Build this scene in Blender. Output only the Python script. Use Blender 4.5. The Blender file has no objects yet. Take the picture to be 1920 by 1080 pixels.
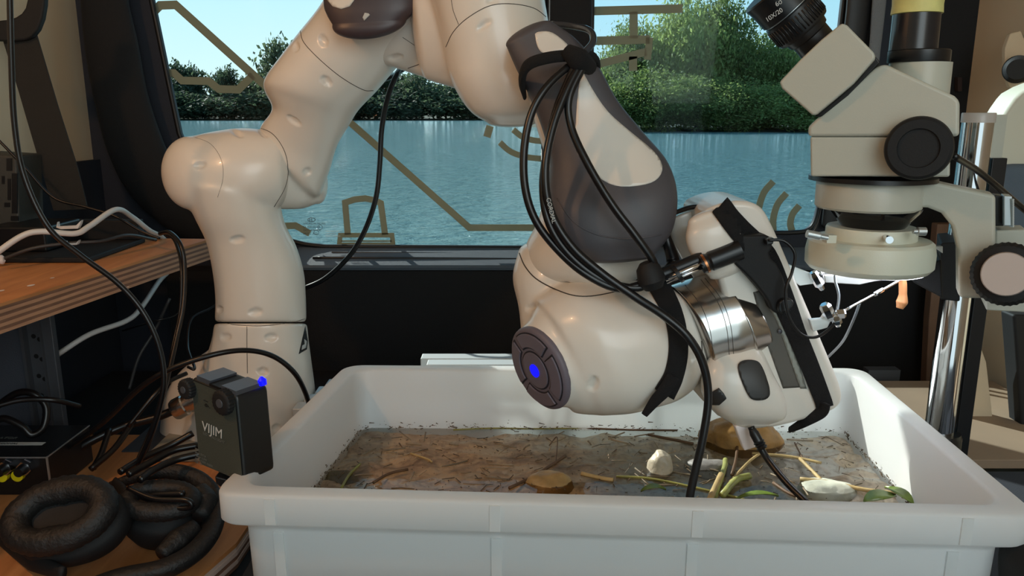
import bpy, bmesh, math, random
import numpy as np
from mathutils import Vector, Matrix
from mathutils.bvhtree import BVHTree
from mathutils.geometry import delaunay_2d_cdt
R = math.radians
random.seed(7)
S = bpy.context.scene
COL = S.collection

# ---------------------------------------------------------------- camera
FP = 1493.0
TH = R(12.65); st, ct = math.sin(TH), math.cos(TH)
cd = bpy.data.cameras.new('camera'); cam = bpy.data.objects.new('camera', cd); COL.objects.link(cam)
cam.rotation_euler = (R(90)-TH, 0, 0); cd.sensor_width = 36; cd.lens = FP/1920*36
cd.clip_start = .02; cd.clip_end = 2000
S.camera = cam
# ---------------------------------------------------------------- world, sun, lights, exposure
w = bpy.data.worlds.new('sky'); S.world = w; w.use_nodes = True
nt = w.node_tree; bg = nt.nodes['Background']
tc = nt.nodes.new('ShaderNodeTexCoord'); sx = nt.nodes.new('ShaderNodeSeparateXYZ')
cr = nt.nodes.new('ShaderNodeValToRGB')
nt.links.new(tc.outputs['Generated'], sx.inputs[0]); nt.links.new(sx.outputs['Z'], cr.inputs[0])
nt.links.new(cr.outputs[0], bg.inputs[0])
cr.color_ramp.elements[0].position = 0.0; cr.color_ramp.elements[0].color = (.70, .88, .92, 1)
cr.color_ramp.elements[1].position = .6; cr.color_ramp.elements[1].color = (.20, .46, .66, 1)
e = cr.color_ramp.elements.new(.14); e.color = (.50, .79, .88, 1)
bg.inputs[1].default_value = 1.08
def light(name, kind, loc, rot, power, color, **k):
    l = bpy.data.lights.new(name, kind); o = bpy.data.objects.new(name, l); COL.objects.link(o)
    o.location = loc; o.rotation_euler = rot; l.energy = power; l.color = color
    for a, b in k.items(): setattr(l, a, b)
    return o
def aim(o, tgt):
    o.rotation_euler = (Vector(tgt)-o.location).to_track_quat('-Z', 'Y').to_euler()
sun = light('sun', 'SUN', (0, 0, 5), (0, 0, 0), 8.5, (1, .96, .88), angle=R(.6))
sun.location = (-6.2, 6.0, 5.4); aim(sun, (0, 0, 0))
dl = light('daylight_from_open_door', 'AREA', (.55, -1.0, .45), (0, 0, 0), 8.6, (.95, 1, .985), shape='RECTANGLE', size=1.1, size_y=.9); aim(dl, (0, .8, -.25))
wl = light('ceiling_lamp_warm', 'AREA', (-.68, .26, .44), (0, 0, 0), 1.8, (1, .52, .24), shape='DISK', size=.05); aim(wl, (-.36, .95, -.1))
S.view_settings.view_transform = 'Standard'; S.view_settings.look = 'None'
S.view_settings.gamma = 1; S.view_settings.use_curve_mapping = False
S.view_settings.exposure = 0.17

# ---------------------------------------------------------------- pixel <-> world
def ray(x, y):
    u = (x-960)/FP; v = (y-540)/FP
    return Vector((u, ct-v*st, -st-v*ct))
def W(x, y, Y): d = ray(x, y); return d*(Y/d.y)
def WZ(x, y, Z): d = ray(x, y); return d*(Z/d.z)
def zc(p): return p.y*ct-p.z*st
def PX(p):
    z = zc(p); return 960+FP*p.x/z, 540+FP*(-p.y*st-p.z*ct)/z
def pxm(n, Y): return n*Y/FP      # pixels to metres near depth Y
# ---------------------------------------------------------------- materials
def lin(c):
    return tuple(((v/255)/12.92 if v/255 <= .04045 else ((v/255+.055)/1.055)**2.4) for v in c)+(1,)
MC = {}
def M(name, col=(128,128,128), rough=.5, metal=0, bump=0, bscale=200, var=0, vscale=30, spec=.5, coat=0, emit=None, estr=1, alpha=1, trans=0):
    if name in MC: return MC[name]
    m = bpy.data.materials.new(name); MC[name] = m; m.use_nodes = True
    n = m.node_tree; b = n.nodes['Principled BSDF']
    b.inputs['Base Color'].default_value = lin(col); b.inputs['Roughness'].default_value = rough
    b.inputs['Metallic'].default_value = metal; b.inputs['Specular IOR Level'].default_value = spec
    b.inputs['Coat Weight'].default_value = coat
    if trans: b.inputs['Transmission Weight'].default_value = trans
    if emit: b.inputs['Emission Color'].default_value = lin(emit); b.inputs['Emission Strength'].default_value = estr
    t = n.nodes.new('ShaderNodeTexCoord')
    if var:
        no = n.nodes.new('ShaderNodeTexNoise'); no.inputs['Scale'].default_value = vscale; no.inputs['Detail'].default_value = 5
        n.links.new(t.outputs['Object'], no.inputs['Vector'])
        r = n.nodes.new('ShaderNodeValToRGB'); c = lin(col)
        r.color_ramp.elements[0].position = .3; r.color_ramp.elements[1].position = .7
        r.color_ramp.elements[0].color = tuple(x*(1-var) for x in c[:3])+(1,)
        r.color_ramp.elements[1].color = tuple(min(1, x*(1+var)) for x in c[:3])+(1,)
        n.links.new(no.outputs['Fac'], r.inputs[0]); n.links.new(r.outputs[0], b.inputs['Base Color'])
    if bump:
        no = n.nodes.new('ShaderNodeTexNoise'); no.inputs['Scale'].default_value = bscale; no.inputs['Detail'].default_value = 3
        n.links.new(t.outputs['Object'], no.inputs['Vector'])
        bp = n.nodes.new('ShaderNodeBump'); bp.inputs['Strength'].default_value = bump; bp.inputs['Distance'].default_value = .002
        n.links.new(no.outputs['Fac'], bp.inputs['Height']); n.links.new(bp.outputs[0], b.inputs['Normal'])
    return m
white = M('robot_shell', (226,218,207), .28, var=.02, vscale=6, coat=.15)
cream_mic = M('microscope_enamel', (188,186,172), .38, bump=.05, bscale=900)
ring_mat = M('ring_light_enamel', (214,214,196), .35, bump=.1, bscale=1200)
darkgrey = M('grey_cover', (80,77,81), .5, bump=.08, bscale=1500)
padgrey = M('pad_grey', (104,96,106), .5)
black = M('black_plastic', (20,20,22), .35)
blackm = M('black_matt', (12,12,14), .7, bump=.1, bscale=800)
cable_m = M('cable_black', (16,15,17), .32)
felt = M('velcro_black', (14,13,15), .95, bump=.6, bscale=1500)
navy = M('navy_trim', (30,35,46), .75, bump=.25, bscale=900)
blackwall = M('black_lining', (13,13,16), .85, bump=.3, bscale=700)
ledge_m = M('ledge_vinyl', (84,94,104), .7, bump=.4, bscale=1400)
creamwall = M('cream_panel', (208,186,156), .7, bump=.1, bscale=500, var=.04, vscale=4)
steel = M('brushed_steel', (205,200,195), .22, 1)
chrome = M('chrome', (225,225,228), .07, 1)
alu = M('aluminium', (205,212,215), .35, .85)
rackm = M('rack_steel', (95,98,104), .5, .6, bump=.1)
rackp = M('rack_panel', (70,74,84), .7, bump=.2, bscale=600)
blue_led = M('blue_led', (10,10,255), .4, emit=(5,8,255), estr=1.6)
yellow = M('yellow_nut', (245,225,25), .45)
wht_cable = M('cable_white', (205,203,200), .4)
seam_m = M('seam_dark', (70,62,55), .8)
deck = M('window_print', (150,148,128), .9)
_n = deck.node_tree; _p = _n.nodes['Principled BSDF']; _t = _n.nodes.new('ShaderNodeBsdfTranslucent'); _t.inputs[0].default_value = (.30, .29, .22, 1)
_x = _n.nodes.new('ShaderNodeMixShader'); _x.inputs[0].default_value = .5; _o = [q for q in _n.nodes if q.type == 'OUTPUT_MATERIAL'][0]
_n.links.new(_p.outputs[0], _x.inputs[1]); _n.links.new(_t.outputs[0], _x.inputs[2]); _n.links.new(_x.outputs[0], _o.inputs[0])
leather = M('leatherette', (15,13,13), .62, bump=.6, bscale=250, spec=.6)
print_m = M('pale_print', (190,190,185), .6)
dprint = M('dim_print', (95,96,90), .6)
conn_w = M('white_connector', (232,224,222), .4)
tape = M('yellow_tape', (214,206,130), .6, var=.15, vscale=60)
bead = M('rubber', (12,12,14), .5)

def node_mat(name):
    m = bpy.data.materials.new(name); m.use_nodes = True; n = m.node_tree
    for x in list(n.nodes):
        if x.type != 'OUTPUT_MATERIAL': n.nodes.remove(x)
    return m, n, n.nodes['Material Output']
def glass_mat(name, tint, gl=.06):
    m, n, o = node_mat(name)
    t = n.nodes.new('ShaderNodeBsdfTransparent'); t.inputs[0].default_value = tint+(1,)
    g = n.nodes.new('ShaderNodeBsdfGlossy'); g.inputs['Roughness'].default_value = .02
    x = n.nodes.new('ShaderNodeMixShader'); lw = n.nodes.new('ShaderNodeFresnel'); lw.inputs[0].default_value = 1.33
    mm = n.nodes.new('ShaderNodeMath'); mm.operation = 'MULTIPLY'; mm.inputs[1].default_value = gl/.02*.35
    n.links.new(lw.outputs[0], mm.inputs[0]); n.links.new(mm.outputs[0], x.inputs[0])
    n.links.new(t.outputs[0], x.inputs[1]); n.links.new(g.outputs[0], x.inputs[2]); n.links.new(x.outputs[0], o.inputs[0])
    return m
glass1 = glass_mat('window_glass_clear', (.95, .99, .99), .02)
glass2 = glass_mat('window_glass_tinted', (.80, .90, .94), .014)
acryl = M('clear_acrylic', (225,232,232), .15, spec=.8)
# translucent crate plastic
m, n, o = node_mat('crate_plastic'); crate_m = m
d = n.nodes.new('ShaderNodeBsdfPrincipled'); d.inputs['Base Color'].default_value = lin((242,241,240)); d.inputs['Roughness'].default_value = .42
tr = n.nodes.new('ShaderNodeBsdfTranslucent'); tr.inputs[0].default_value = lin((244,248,248))
x = n.nodes.new('ShaderNodeMixShader'); x.inputs[0].default_value = .5
n.links.new(d.outputs[0], x.inputs[1]); n.links.new(tr.outputs[0], x.inputs[2]); n.links.new(x.outputs[0], o.inputs[0])
# plywood
def ply(name, c1, c2, sc=(2, 24, 2)):
    m, n, o = node_mat(name)
    b = n.nodes.new('ShaderNodeBsdfPrincipled'); b.inputs['Roughness'].default_value = .55
    t = n.nodes.new('ShaderNodeTexCoord'); mp = n.nodes.new('ShaderNodeMapping'); mp.inputs['Scale'].default_value = sc
    no = n.nodes.new('ShaderNodeTexNoise'); no.inputs['Scale'].default_value = 4; no.inputs['Detail'].default_value = 8; no.inputs['Distortion'].default_value = .6
    r = n.nodes.new('ShaderNodeValToRGB'); r.color_ramp.elements[0].position = .3; r.color_ramp.elements[1].position = .72
    r.color_ramp.elements[0].color = lin(c1); r.color_ramp.elements[1].color = lin(c2)
    n.links.new(t.outputs['Object'], mp.inputs[0]); n.links.new(mp.outputs[0], no.inputs['Vector']); n.links.new(no.outputs['Fac'], r.inputs[0])
    n.links.new(r.outputs[0], b.inputs['Base Color']); n.links.new(b.outputs[0], o.inputs[0]); return m
wood_top = ply('oiled_plywood_top', (176,112,62), (206,140,84), (14, 2, 2))
ply_l = ply('plywood_ply_light', (176,128,98), (200,150,116), (30, 3, 60))
ply_d = ply('plywood_ply_dark', (112,78,60), (140,100,78), (30, 3, 60))

# ---------------------------------------------------------------- object helpers
def link(name, me, mat, parent=None):
    o = bpy.data.objects.new(name, me); COL.objects.link(o)
    if mat is not None and not me.materials: me.materials.append(mat)
    if parent:
        o.parent = parent; o.matrix_parent_inverse = parent.matrix_basis.inverted() if parent.type == 'EMPTY' else Matrix()
        if parent.type != 'EMPTY' : o.matrix_parent_inverse = Matrix()
    return o
def tag(o, label=None, cat=None, group=None, kind=None):
    if label: o['label'] = label
    if cat: o['category'] = cat
    if group: o['group'] = group
    if kind: o['kind'] = kind
    return o
def thing(name, loc, label, cat, group=None):
    o = bpy.data.objects.new(name, None); o.empty_display_size = .02; COL.objects.link(o); o.location = loc
    o.matrix_basis = Matrix.Translation(loc); return tag(o, label, cat, group)
def mesh(name, vs, fs, mat, parent=None, smooth=True):
    me = bpy.data.meshes.new(name); me.from_pydata([tuple(v) for v in vs], [], fs); me.validate()
    bm = bmesh.new(); bm.from_mesh(me); bmesh.ops.recalc_face_normals(bm, faces=bm.faces); bm.to_mesh(me); bm.free()
    if smooth: me.shade_smooth()
    return link(name, me, mat, parent)
def bevel(o, wd, seg=3, ang=35):
    md = o.modifiers.new('bevel', 'BEVEL'); md.width = wd; md.segments = seg; md.limit_method = 'ANGLE'; md.angle_limit = R(ang)
    md.harden_normals = True; o.data.shade_smooth(); return o
def box(name, lo, hi, mat, parent=None, bv=0, rot=None, seg=2):
    vs = [(x, y, z) for x in (lo[0], hi[0]) for y in (lo[1], hi[1]) for z in (lo[2], hi[2])]
    if rot:
        c = (Vector(lo)+Vector(hi))/2; mt = rot.to_matrix() if hasattr(rot, 'to_matrix') else rot
        vs = [c+mt@(Vector(v)-c) for v in vs]
    fs = [(0,1,3,2),(4,6,7,5),(0,4,5,1),(2,3,7,6),(0,2,6,4),(1,5,7,3)]
    o = mesh(name, vs, fs, mat, parent, False)
    if bv: bevel(o, bv, seg)
    return o
def cr_interp(A, per):
    A = np.array(A, float); n = len(A); out = []
    for i in range(n-1):
        p0 = A[i-1] if i else 2*A[0]-A[1]; p1 = A[i]; p2 = A[i+1]; p3 = A[i+2] if i+2 < n else 2*A[-1]-A[-2]
        for k in range(per):
            t = k/per
            out.append(.5*((2*p1)+(-p0+p2)*t+(2*p0-5*p1+4*p2-p3)*t*t+(-p0+3*p1-3*p2+p3)*t**3))
    out.append(A[-1]); return np.array(out)
def skin(rings, closed_ends=True):
    n = len(rings[0]); vs = [p for r in rings for p in r]; fs = []
    for i in range(len(rings)-1):
        a = i*n; b = a+n
        for j in range(n):
            k = (j+1) % n; fs.append((a+j, a+k, b+k, b+j))
    if closed_ends:
        fs.append(tuple(range(n))[::-1]); fs.append(tuple(range(len(vs)-n, len(vs))))
    return vs, fs
def loft_geo(secs, per=10, ring=96, e=2.0, capA=.5, capB=.5, lean=0, k=1.0):
    """secs: (x1,y1,x2,y2,Y[,k]) silhouettes measured at a real depth."""
    A = []
    for s in secs:
        Y = s[4]; kk = s[5] if len(s) > 5 else k
        Ya, Yb = Y if isinstance(Y, tuple) else (Y, Y)
        A.append(list(W(s[0], s[1], Ya))+list(W(s[2], s[3], Yb))+[kk])
    A = cr_interp(A, per)
    C = (A[:, :3]+A[:, 3:6])/2; a = (A[:, 3:6]-A[:, :3])/2; K = A[:, 6]
    T = np.gradient(C, axis=0); T /= np.linalg.norm(T, axis=1)[:, None]
    rings = []
    def rg(c, a, kk, t, s=1):
        ra = np.linalg.norm(a); ah = a/ra; v = c/np.linalg.norm(c); b = v-ah*np.dot(v, ah); b /= np.linalg.norm(b)
        if lean: b = b+lean*t; b /= np.linalg.norm(b)
        out = []
        for j in range(ring):
            f = 2*math.pi*j/ring; cf, sf = math.cos(f), math.sin(f)
            out.append(c+s*ra*(ah*math.copysign(abs(cf)**(2/e), cf)+b*kk*math.copysign(abs(sf)**(2/e), sf)))
        return out
    def cap(i, sgn, h):
        ra = np.linalg.norm(a[i]); res = []
        for q in range(1, 13):
            f = math.pi/2*q/12; res.append(rg(C[i]+sgn*T[i]*h*ra*math.sin(f), a[i], K[i], T[i], max(math.cos(f), .02)))
        return res
    if capA: rings += cap(0, -1, capA)[::-1]
    for i in range(len(C)): rings.append(rg(C[i], a[i], K[i], T[i]))
    if capB: rings += cap(len(C)-1, 1, capB)
    return skin(rings)
def loft(name, secs, mat, parent=None, **k):
    v, f = loft_geo(secs, **k); return mesh(name, v, f, mat, parent)
def fuse(name, geos, mat, parent=None, voxel=.0022, it=14):
    vs = []; fs = []
    for v, f in geos:
        o = len(vs); vs += list(v); fs += [tuple(i+o for i in q) for q in f]
    t = mesh('tmp_shell', vs, fs, mat)
    md = t.modifiers.new('r', 'REMESH'); md.mode = 'VOXEL'; md.voxel_size = voxel; md.use_smooth_shade = True
    sm = t.modifiers.new('s', 'SMOOTH'); sm.factor = .5; sm.iterations = it
    dg = bpy.context.evaluated_depsgraph_get(); me = bpy.data.meshes.new_from_object(t.evaluated_get(dg))
    bpy.data.objects.remove(t); me.name = name; me.materials.clear(); me.shade_smooth()
    return link(name, me, mat, parent)
def eval_geo(o):
    dg = bpy.context.evaluated_depsgraph_get(); me = o.evaluated_get(dg).data
    n = len(me.vertices); a = np.empty(n*3); me.vertices.foreach_get('co', a); return a.reshape(-1, 3), [tuple(p.vertices) for p in me.polygons]
def bvh(objs):
    vs = []; fs = []
    bpy.context.view_layer.update()
    for o in objs:
        v, f = eval_geo(o); k = len(vs); vs += [tuple(p) for p in v]; fs += [tuple(i+k for i in q) for q in f]
    return BVHTree.FromPolygons(vs, fs)
def hit(B, x, y, Yd=None):
    d = ray(x, y).normalized(); h = B.ray_cast(Vector((0, 0, 0)), d, 5)
    if h[0] is None: return None, None
    nrm = h[1] if h[1].dot(d) < 0 else -h[1]
    return h[0], nrm
def tube_geo(pts, r, ring=12, per=8, flat=1.0, up=None):
    P = cr_interp([list(p) for p in pts], per) if per > 1 else np.array([list(p) for p in pts])
    n = len(P); rr = np.interp(np.linspace(0, 1, n), np.linspace(0, 1, len(r)), r) if isinstance(r, (list, tuple)) else [r]*n
    T = np.gradient(P, axis=0); u = Vector(up) if up else Vector((.13, .2, 1)); rings = []
    prev = None
    for i in range(n):
        t = Vector(T[i]).normalized()
        if prev is None: a = t.cross(u).normalized()
        else: a = (prev-t*prev.dot(t)).normalized()
        prev = a; b = t.cross(a); c = Vector(P[i])
        rings.append([c+(a*math.cos(f)*flat+b*math.sin(f))*rr[i] for f in (2*math.pi*j/ring for j in range(ring))])
    return skin(rings)
def tube(name, pts, r, mat, parent=None, **k):
    v, f = tube_geo(pts, r, **k); return mesh(name, v, f, mat, parent)
def pts3(l, Y=None):
    return [W(p[0], p[1], p[2] if len(p) > 2 else Y) for p in l]
def lathe(name, p0, p1, prof, mat, parent=None, seg=48, knurl=0):
    """prof: (t 0..1 along p0->p1, radius m)"""
    p0 = Vector(p0); p1 = Vector(p1); ax = p1-p0; t = ax.normalized(); a = t.orthogonal().normalized(); b = t.cross(a)
    rings = []
    for q, r in prof:
        c = p0+ax*q; rings.append([c+(a*math.cos(f)+b*math.sin(f))*(r*(1-(knurl if j % 2 else 0))) for j, f in ((j, 2*math.pi*j/seg) for j in range(seg))])
    v, f = skin(rings); o = mesh(name, v, f, mat, parent, False); o.data.shade_smooth()
    bpy.context.view_layer.update()
    try: o.data.set_sharp_from_angle(angle=R(35))
    except Exception: pass
    return o
def chaikin(P, it=2):
    for _ in range(it):
        Q = []
        for i in range(len(P)):
            a = P[i]; b = P[(i+1) % len(P)]
            Q += [(a[0]*.75+b[0]*.25, a[1]*.75+b[1]*.25), (a[0]*.25+b[0]*.75, a[1]*.25+b[1]*.75)]
        P = Q
    return P
def slab(name, out, Y, th, mat, parent=None, bv=.003, rnd=0, seg=4, nrm=None):
    """prism of real thickness: outline on the plane through depth Y (normal nrm), extruded away from the viewer"""
    if rnd: out = chaikin(out, rnd)
    nrm = Vector(nrm or (0, -1, 0)).normalized()
    cx = sum(p[0] for p in out)/len(out); cy = sum(p[1] for p in out)/len(out); p0 = W(cx, cy, Y)
    F_ = []
    for x, y in out:
        d = ray(x, y); F_.append(d*(p0.dot(nrm)/d.dot(nrm)))
    n = len(F_); vs = F_+[p-nrm*th for p in F_]
    fs = [tuple(range(n)), tuple(range(2*n-1, n-1, -1))]+[(i, (i+1) % n, n+(i+1) % n, n+i) for i in range(n)]
    o = mesh(name, vs, fs, mat, parent, False)
    if bv: bevel(o, bv, seg, 32)
    return o
def patch(name, out, B, off, mat, parent=None, step=5, thick=.0008, fallback=None):
    out = [(float(a), float(b)) for a, b in out]
    # densify
    D = []
    for i in range(len(out)):
        a = out[i]; b = out[(i+1) % len(out)]; k = max(1, int(math.dist(a, b)/step))
        D += [(a[0]+(b[0]-a[0])*q/k, a[1]+(b[1]-a[1])*q/k) for q in range(k)]
    nb = len(D); xs = [p[0] for p in D]; ys = [p[1] for p in D]
    def ins(x, y):
        c = False; j = nb-1
        for i in range(nb):
            if (D[i][1] > y) != (D[j][1] > y) and x < (D[j][0]-D[i][0])*(y-D[i][1])/(D[j][1]-D[i][1])+D[i][0]: c = not c
            j = i
        return c
    G = list(D); yy = min(ys)+step*.5
    while yy < max(ys):
        xx = min(xs)+step*.5
        while xx < max(xs):
            if ins(xx, yy) and min((xx-p[0])**2+(yy-p[1])**2 for p in D) > (step*.5)**2: G.append((xx, yy))
            xx += step
        yy += step
    r = delaunay_2d_cdt([Vector(p) for p in G], [(i, (i+1) % nb) for i in range(nb)], [], 1, 1e-4)
    V2, E, Fc = r[0], r[1], r[2]
    top = []; bot = []; last = None
    for p in V2:
        h, nn = hit(B, p.x, p.y)
        if h is None: top.append(None); bot.append(None); continue
        top.append(h+nn*off); bot.append(h+nn*(off-thick))
    good = [t for t in top if t is not None]
    if not good: return None
    for i, p in enumerate(V2):
        if top[i] is None:
            j = min((k for k in range(len(V2)) if top[k] is not None and k != i), key=lambda k: (V2[k]-p).length_squared)
            z = zc(top[j]); q = ray(p.x, p.y)*z; top[i] = q; bot[i] = q*(1+thick/z)
    n = len(V2); fs = [tuple(f) for f in Fc]
    cnt = {}
    for f in fs:
        for i in range(len(f)):
            a, b = f[i], f[(i+1) % len(f)]; cnt[(a, b)] = 1
    side = [(b, a, a+n, b+n) for (a, b) in cnt if (b, a) not in cnt]
    return mesh(name, top+bot, fs+[tuple(i+n for i in f[::-1]) for f in fs]+side, mat, parent)
def ell(cx, cy, a, b, rot=0, n=28):
    c, s = math.cos(R(rot)), math.sin(R(rot))
    return [(cx+a*math.cos(t)*c-b*math.sin(t)*s, cy+a*math.cos(t)*s+b*math.sin(t)*c) for t in (2*math.pi*i/n for i in range(n))]
def seam(pts, B, parent, mat=None, r=.0004, name='seam'):
    P = cr_interp(pts, 6); q = []
    for x, y in P:
        h, nn = hit(B, x, y)
        if h is not None: q.append(h+nn*r*.2)
    if len(q) < 3: return
    tube(name, q, r, mat or seam_m, parent, ring=6, per=1)
def dimple(o, cx, cy, a, b, rot=0, depth=.004):
    me = o.data; n = len(me.vertices); co = np.empty(n*3); me.vertices.foreach_get('co', co); co = co.reshape(-1, 3)
    no = np.empty(n*3); me.vertices.foreach_get('normal', no); no = no.reshape(-1, 3)
    z = co[:, 1]*ct-co[:, 2]*st; px = 960+FP*co[:, 0]/z; py = 540+FP*(-co[:, 1]*st-co[:, 2]*ct)/z
    c, s = math.cos(R(rot)), math.sin(R(rot)); dx = px-cx; dy = py-cy
    u = (dx*c+dy*s)/a; v = (-dx*s+dy*c)/b; rr = u*u+v*v
    facing = (no*co).sum(1) < 0; f = np.clip(1.35-rr, 0, 1)**.5*(rr < 1.35)*facing
    co -= no*(f*depth)[:, None]; me.vertices.foreach_set('co', co.ravel()); me.update()
def text(name, s, p, right, up, size, mat, parent=None, ext=.0001):
    cu = bpy.data.curves.new(name, 'FONT'); cu.body = s; cu.size = size; cu.extrude = ext; cu.align_x = 'LEFT'
    o = bpy.data.objects.new(name, cu); COL.objects.link(o)
    dg = bpy.context.evaluated_depsgraph_get(); me = bpy.data.meshes.new_from_object(o.evaluated_get(dg)); bpy.data.objects.remove(o)
    r = Vector(right).normalized(); u = (Vector(up)-r*Vector(up).dot(r)).normalized(); nn = r.cross(u)
    mt = Matrix((r, u, nn)).transposed().to_4x4(); mt.translation = Vector(p); me.transform(mt); me.materials.clear()
    return link(name, me, mat, parent)
def struct(o): o['kind'] = 'structure'; return o

# ================================================================ SETTING
YW = 1.40
def hole_wall(name, outer, holes, Y, th, mat):
    bm = bmesh.new()
    for loop in [outer]+holes:
        vs = [bm.verts.new((p.x, Y, p.z)) for p in loop]
        for i in range(len(vs)): bm.edges.new((vs[i], vs[(i+1) % len(vs)]))
    bmesh.ops.triangle_fill(bm, use_beauty=True, use_dissolve=False, edges=bm.edges[:])
    r = bmesh.ops.extrude_face_region(bm, geom=bm.faces[:])
    for v in [g for g in r['geom'] if isinstance(g, bmesh.types.BMVert)]: v.co.y += th
    bmesh.ops.recalc_face_normals(bm, faces=bm.faces)
    me = bpy.data.meshes.new(name); bm.to_mesh(me); bm.free()
    return struct(link(name, me, mat))
def smooth_open(l, per=5): return [tuple(p) for p in cr_interp(l, per)]
w1 = [(245,-200),(283,0),(310,130),(335,250)]+smooth_open([(335,250),(368,320),(430,385),(510,436),(560,456),(610,463)])[1:]+[(975,465),(1018,463),(1022,0),(1023,-200)]
w2_ = [(1112,-200),(1110,0),(1106,436),(1420,437),(1480,437)]+smooth_open([(1480,437),(1515,432),(1533,405),(1545,330)])[1:]+[(1583,0),(1608,-200)]
h1 = [W(x, y, YW) for x, y in w1]; h2 = [W(x, y, YW) for x, y in w2_]
outer = [Vector((-.95, YW, -1.0)), Vector((1.1, YW, -1.0)), Vector((1.1, YW, .75)), Vector((-.95, YW, .75))]
hole_wall('wall_back', outer, [h1, h2], YW, .018, navy)
# lower black lining and sloped ledge under the windows
struct(box('trim_1', (-.60, 1.352, -1.0), (.735, 1.40, -.2735), blackwall))
lp = [(YW, -.240), (1.352, -.263), (1.349, -.267), (1.352, -.272), (YW, -.272)]
x0, x1 = W(560, 470, YW).x, W(1740, 470, YW).x
v = [(x0, y, z) for y, z in lp]+[(x1, y, z) for y, z in lp]; k = len(lp)
ledge = struct(mesh('trim_2', v, [tuple(range(k)), tuple(range(2*k-1, k-1, -1))]+[(i, (i+1) % k, k+(i+1) % k, k+i) for i in range(k)], ledge_m, None, False))
# slot channel rails on the ledge
for (ya, yb) in ((466, 470), (477, 483)):
    pass
rail = loft('window_rail', [(588, 482, 588, 486, 1.370), (605, 481, 605, 487, 1.370), (800, 482, 800, 488, 1.370), (1000, 484, 1000, 490, 1.370), (1100, 485, 1100, 490, 1.370)], black, ledge, per=3, ring=16, k=.6, capA=.6)
rail2 = loft('window_rail', [(622, 472, 622, 475, 1.386), (800, 473, 800, 477, 1.386), (1100, 475, 1100, 479, 1.386)], black, ledge, per=3, ring=12, k=.5)
# windows: glass + rubber bead + printed line graphics
def strip(P, wd, Y, mat, parent, name='printed_line', closed=False):
    """flat ribbon on the glass, mitred"""
    Q = [W(x, y, Y) for x, y in P]; n = len(Q); h = pxm(wd, Y)*.98/2; L = []; Rr = []
    for i in range(n):
        a = Q[i-1] if (i or closed) else None; b = Q[(i+1) % n] if (i < n-1 or closed) else None
        d1 = (Q[i]-a).normalized() if a is not None else None; d2 = (b-Q[i]).normalized() if b is not None else None
        if d1 is None: d1 = d2
        if d2 is None: d2 = d1
        n1 = Vector((-d1.z, 0, d1.x)); n2 = Vector((-d2.z, 0, d2.x)); mm = (n1+n2).normalized(); s = h/max(.4, mm.dot(n1))
        L.append(Q[i]+mm*s); Rr.append(Q[i]-mm*s)
    t = Vector((0, .0006, 0)); vs = L+Rr+[p+t for p in L]+[p+t for p in Rr]; fs = []
    for i in range(n if closed else n-1):
        j = (i+1) % n
        fs += [(i, j, n+j, n+i), (2*n+i, 3*n+i, 3*n+j, 2*n+j), (i, 2*n+i, 2*n+j, j), (n+i, n+j, 3*n+j, 3*n+i)]
    return mesh(name, vs, fs, mat, parent, False)
def window(name, loop, mat):
    n = len(loop)
    vs = [Vector((p.x, YW+.012, p.z)) for p in loop]+[Vector((p.x, YW+.016, p.z)) for p in loop]
    g = struct(mesh(name, vs, [tuple(range(n)), tuple(range(2*n-1, n-1, -1))], mat, None, False))
    c = [Vector((p.x, YW+.002, p.z)) for p in loop]; rings = []
    v, f = tube_geo(c+[c[0]], .0045, ring=8, per=1, up=(0, 1, 0)); mesh('rubber_seal', v, f, bead, g)
    return g
win1 = window('window_1', h1, glass1); win2 = window('window_2', h2, glass2)
YD = YW+.010
A1 = [(286,24),(300,10),(329,9),(481,146),(520,180)]
strip(A1, 15, YD, deck, win1); strip([(308,137),(326,137),(341,151),(391,152),(410,167),(447,168),(474,141)], 14, YD, deck, win1)
strip([(640,215),(880,427),(1005,427)], 13, YD, deck, win1)
strip([(520,432),(526,424),(554,423),(581,438)], 13, YD, deck, win1)
strip([(652,440),(647,380),(665,374),(685,372),(704,376),(714,381),(722,440)], 12, YD, deck, win1)
strip([(638,441),(735,441),(737,459),(636,459)], 9, YD, deck, win1, closed=True)
strip([(640,452),(734,452)], 3, YD, deck, win1)
strip([(919,236),(913,257)], 14, YD, deck, win1)
strip(smooth_open([(937,267),(957,284),(985,294),(1018,298)]), 11, YD, deck, win1)
strip(smooth_open([(962,243),(980,257),(1000,263),(1020,265)]), 11, YD, deck, win1)
strip([(1100,21),(1280,16)], 15, YD, deck, win2); strip([(1188,22),(1188,72)], 15, YD, deck, win2)
strip([(1100,77),(1218,74)], 15, YD, deck, win2); strip([(1218,70),(1214,112)], 13, YD, deck, win2)
strip([(1115,122),(1212,97)], 14, YD, deck, win2); strip([(1187,106),(1187,133)], 15, YD, deck, win2)
strip(smooth_open([(1450,340),(1432,362),(1422,395),(1421,432)]), 13, YD, deck, win2)
strip(smooth_open([(1475,362),(1458,383),(1450,410),(1450,436)]), 13, YD, deck, win2)
strip(smooth_open([(1499,385),(1486,402),(1482,420),(1486,436)]), 13, YD, deck, win2)
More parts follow.
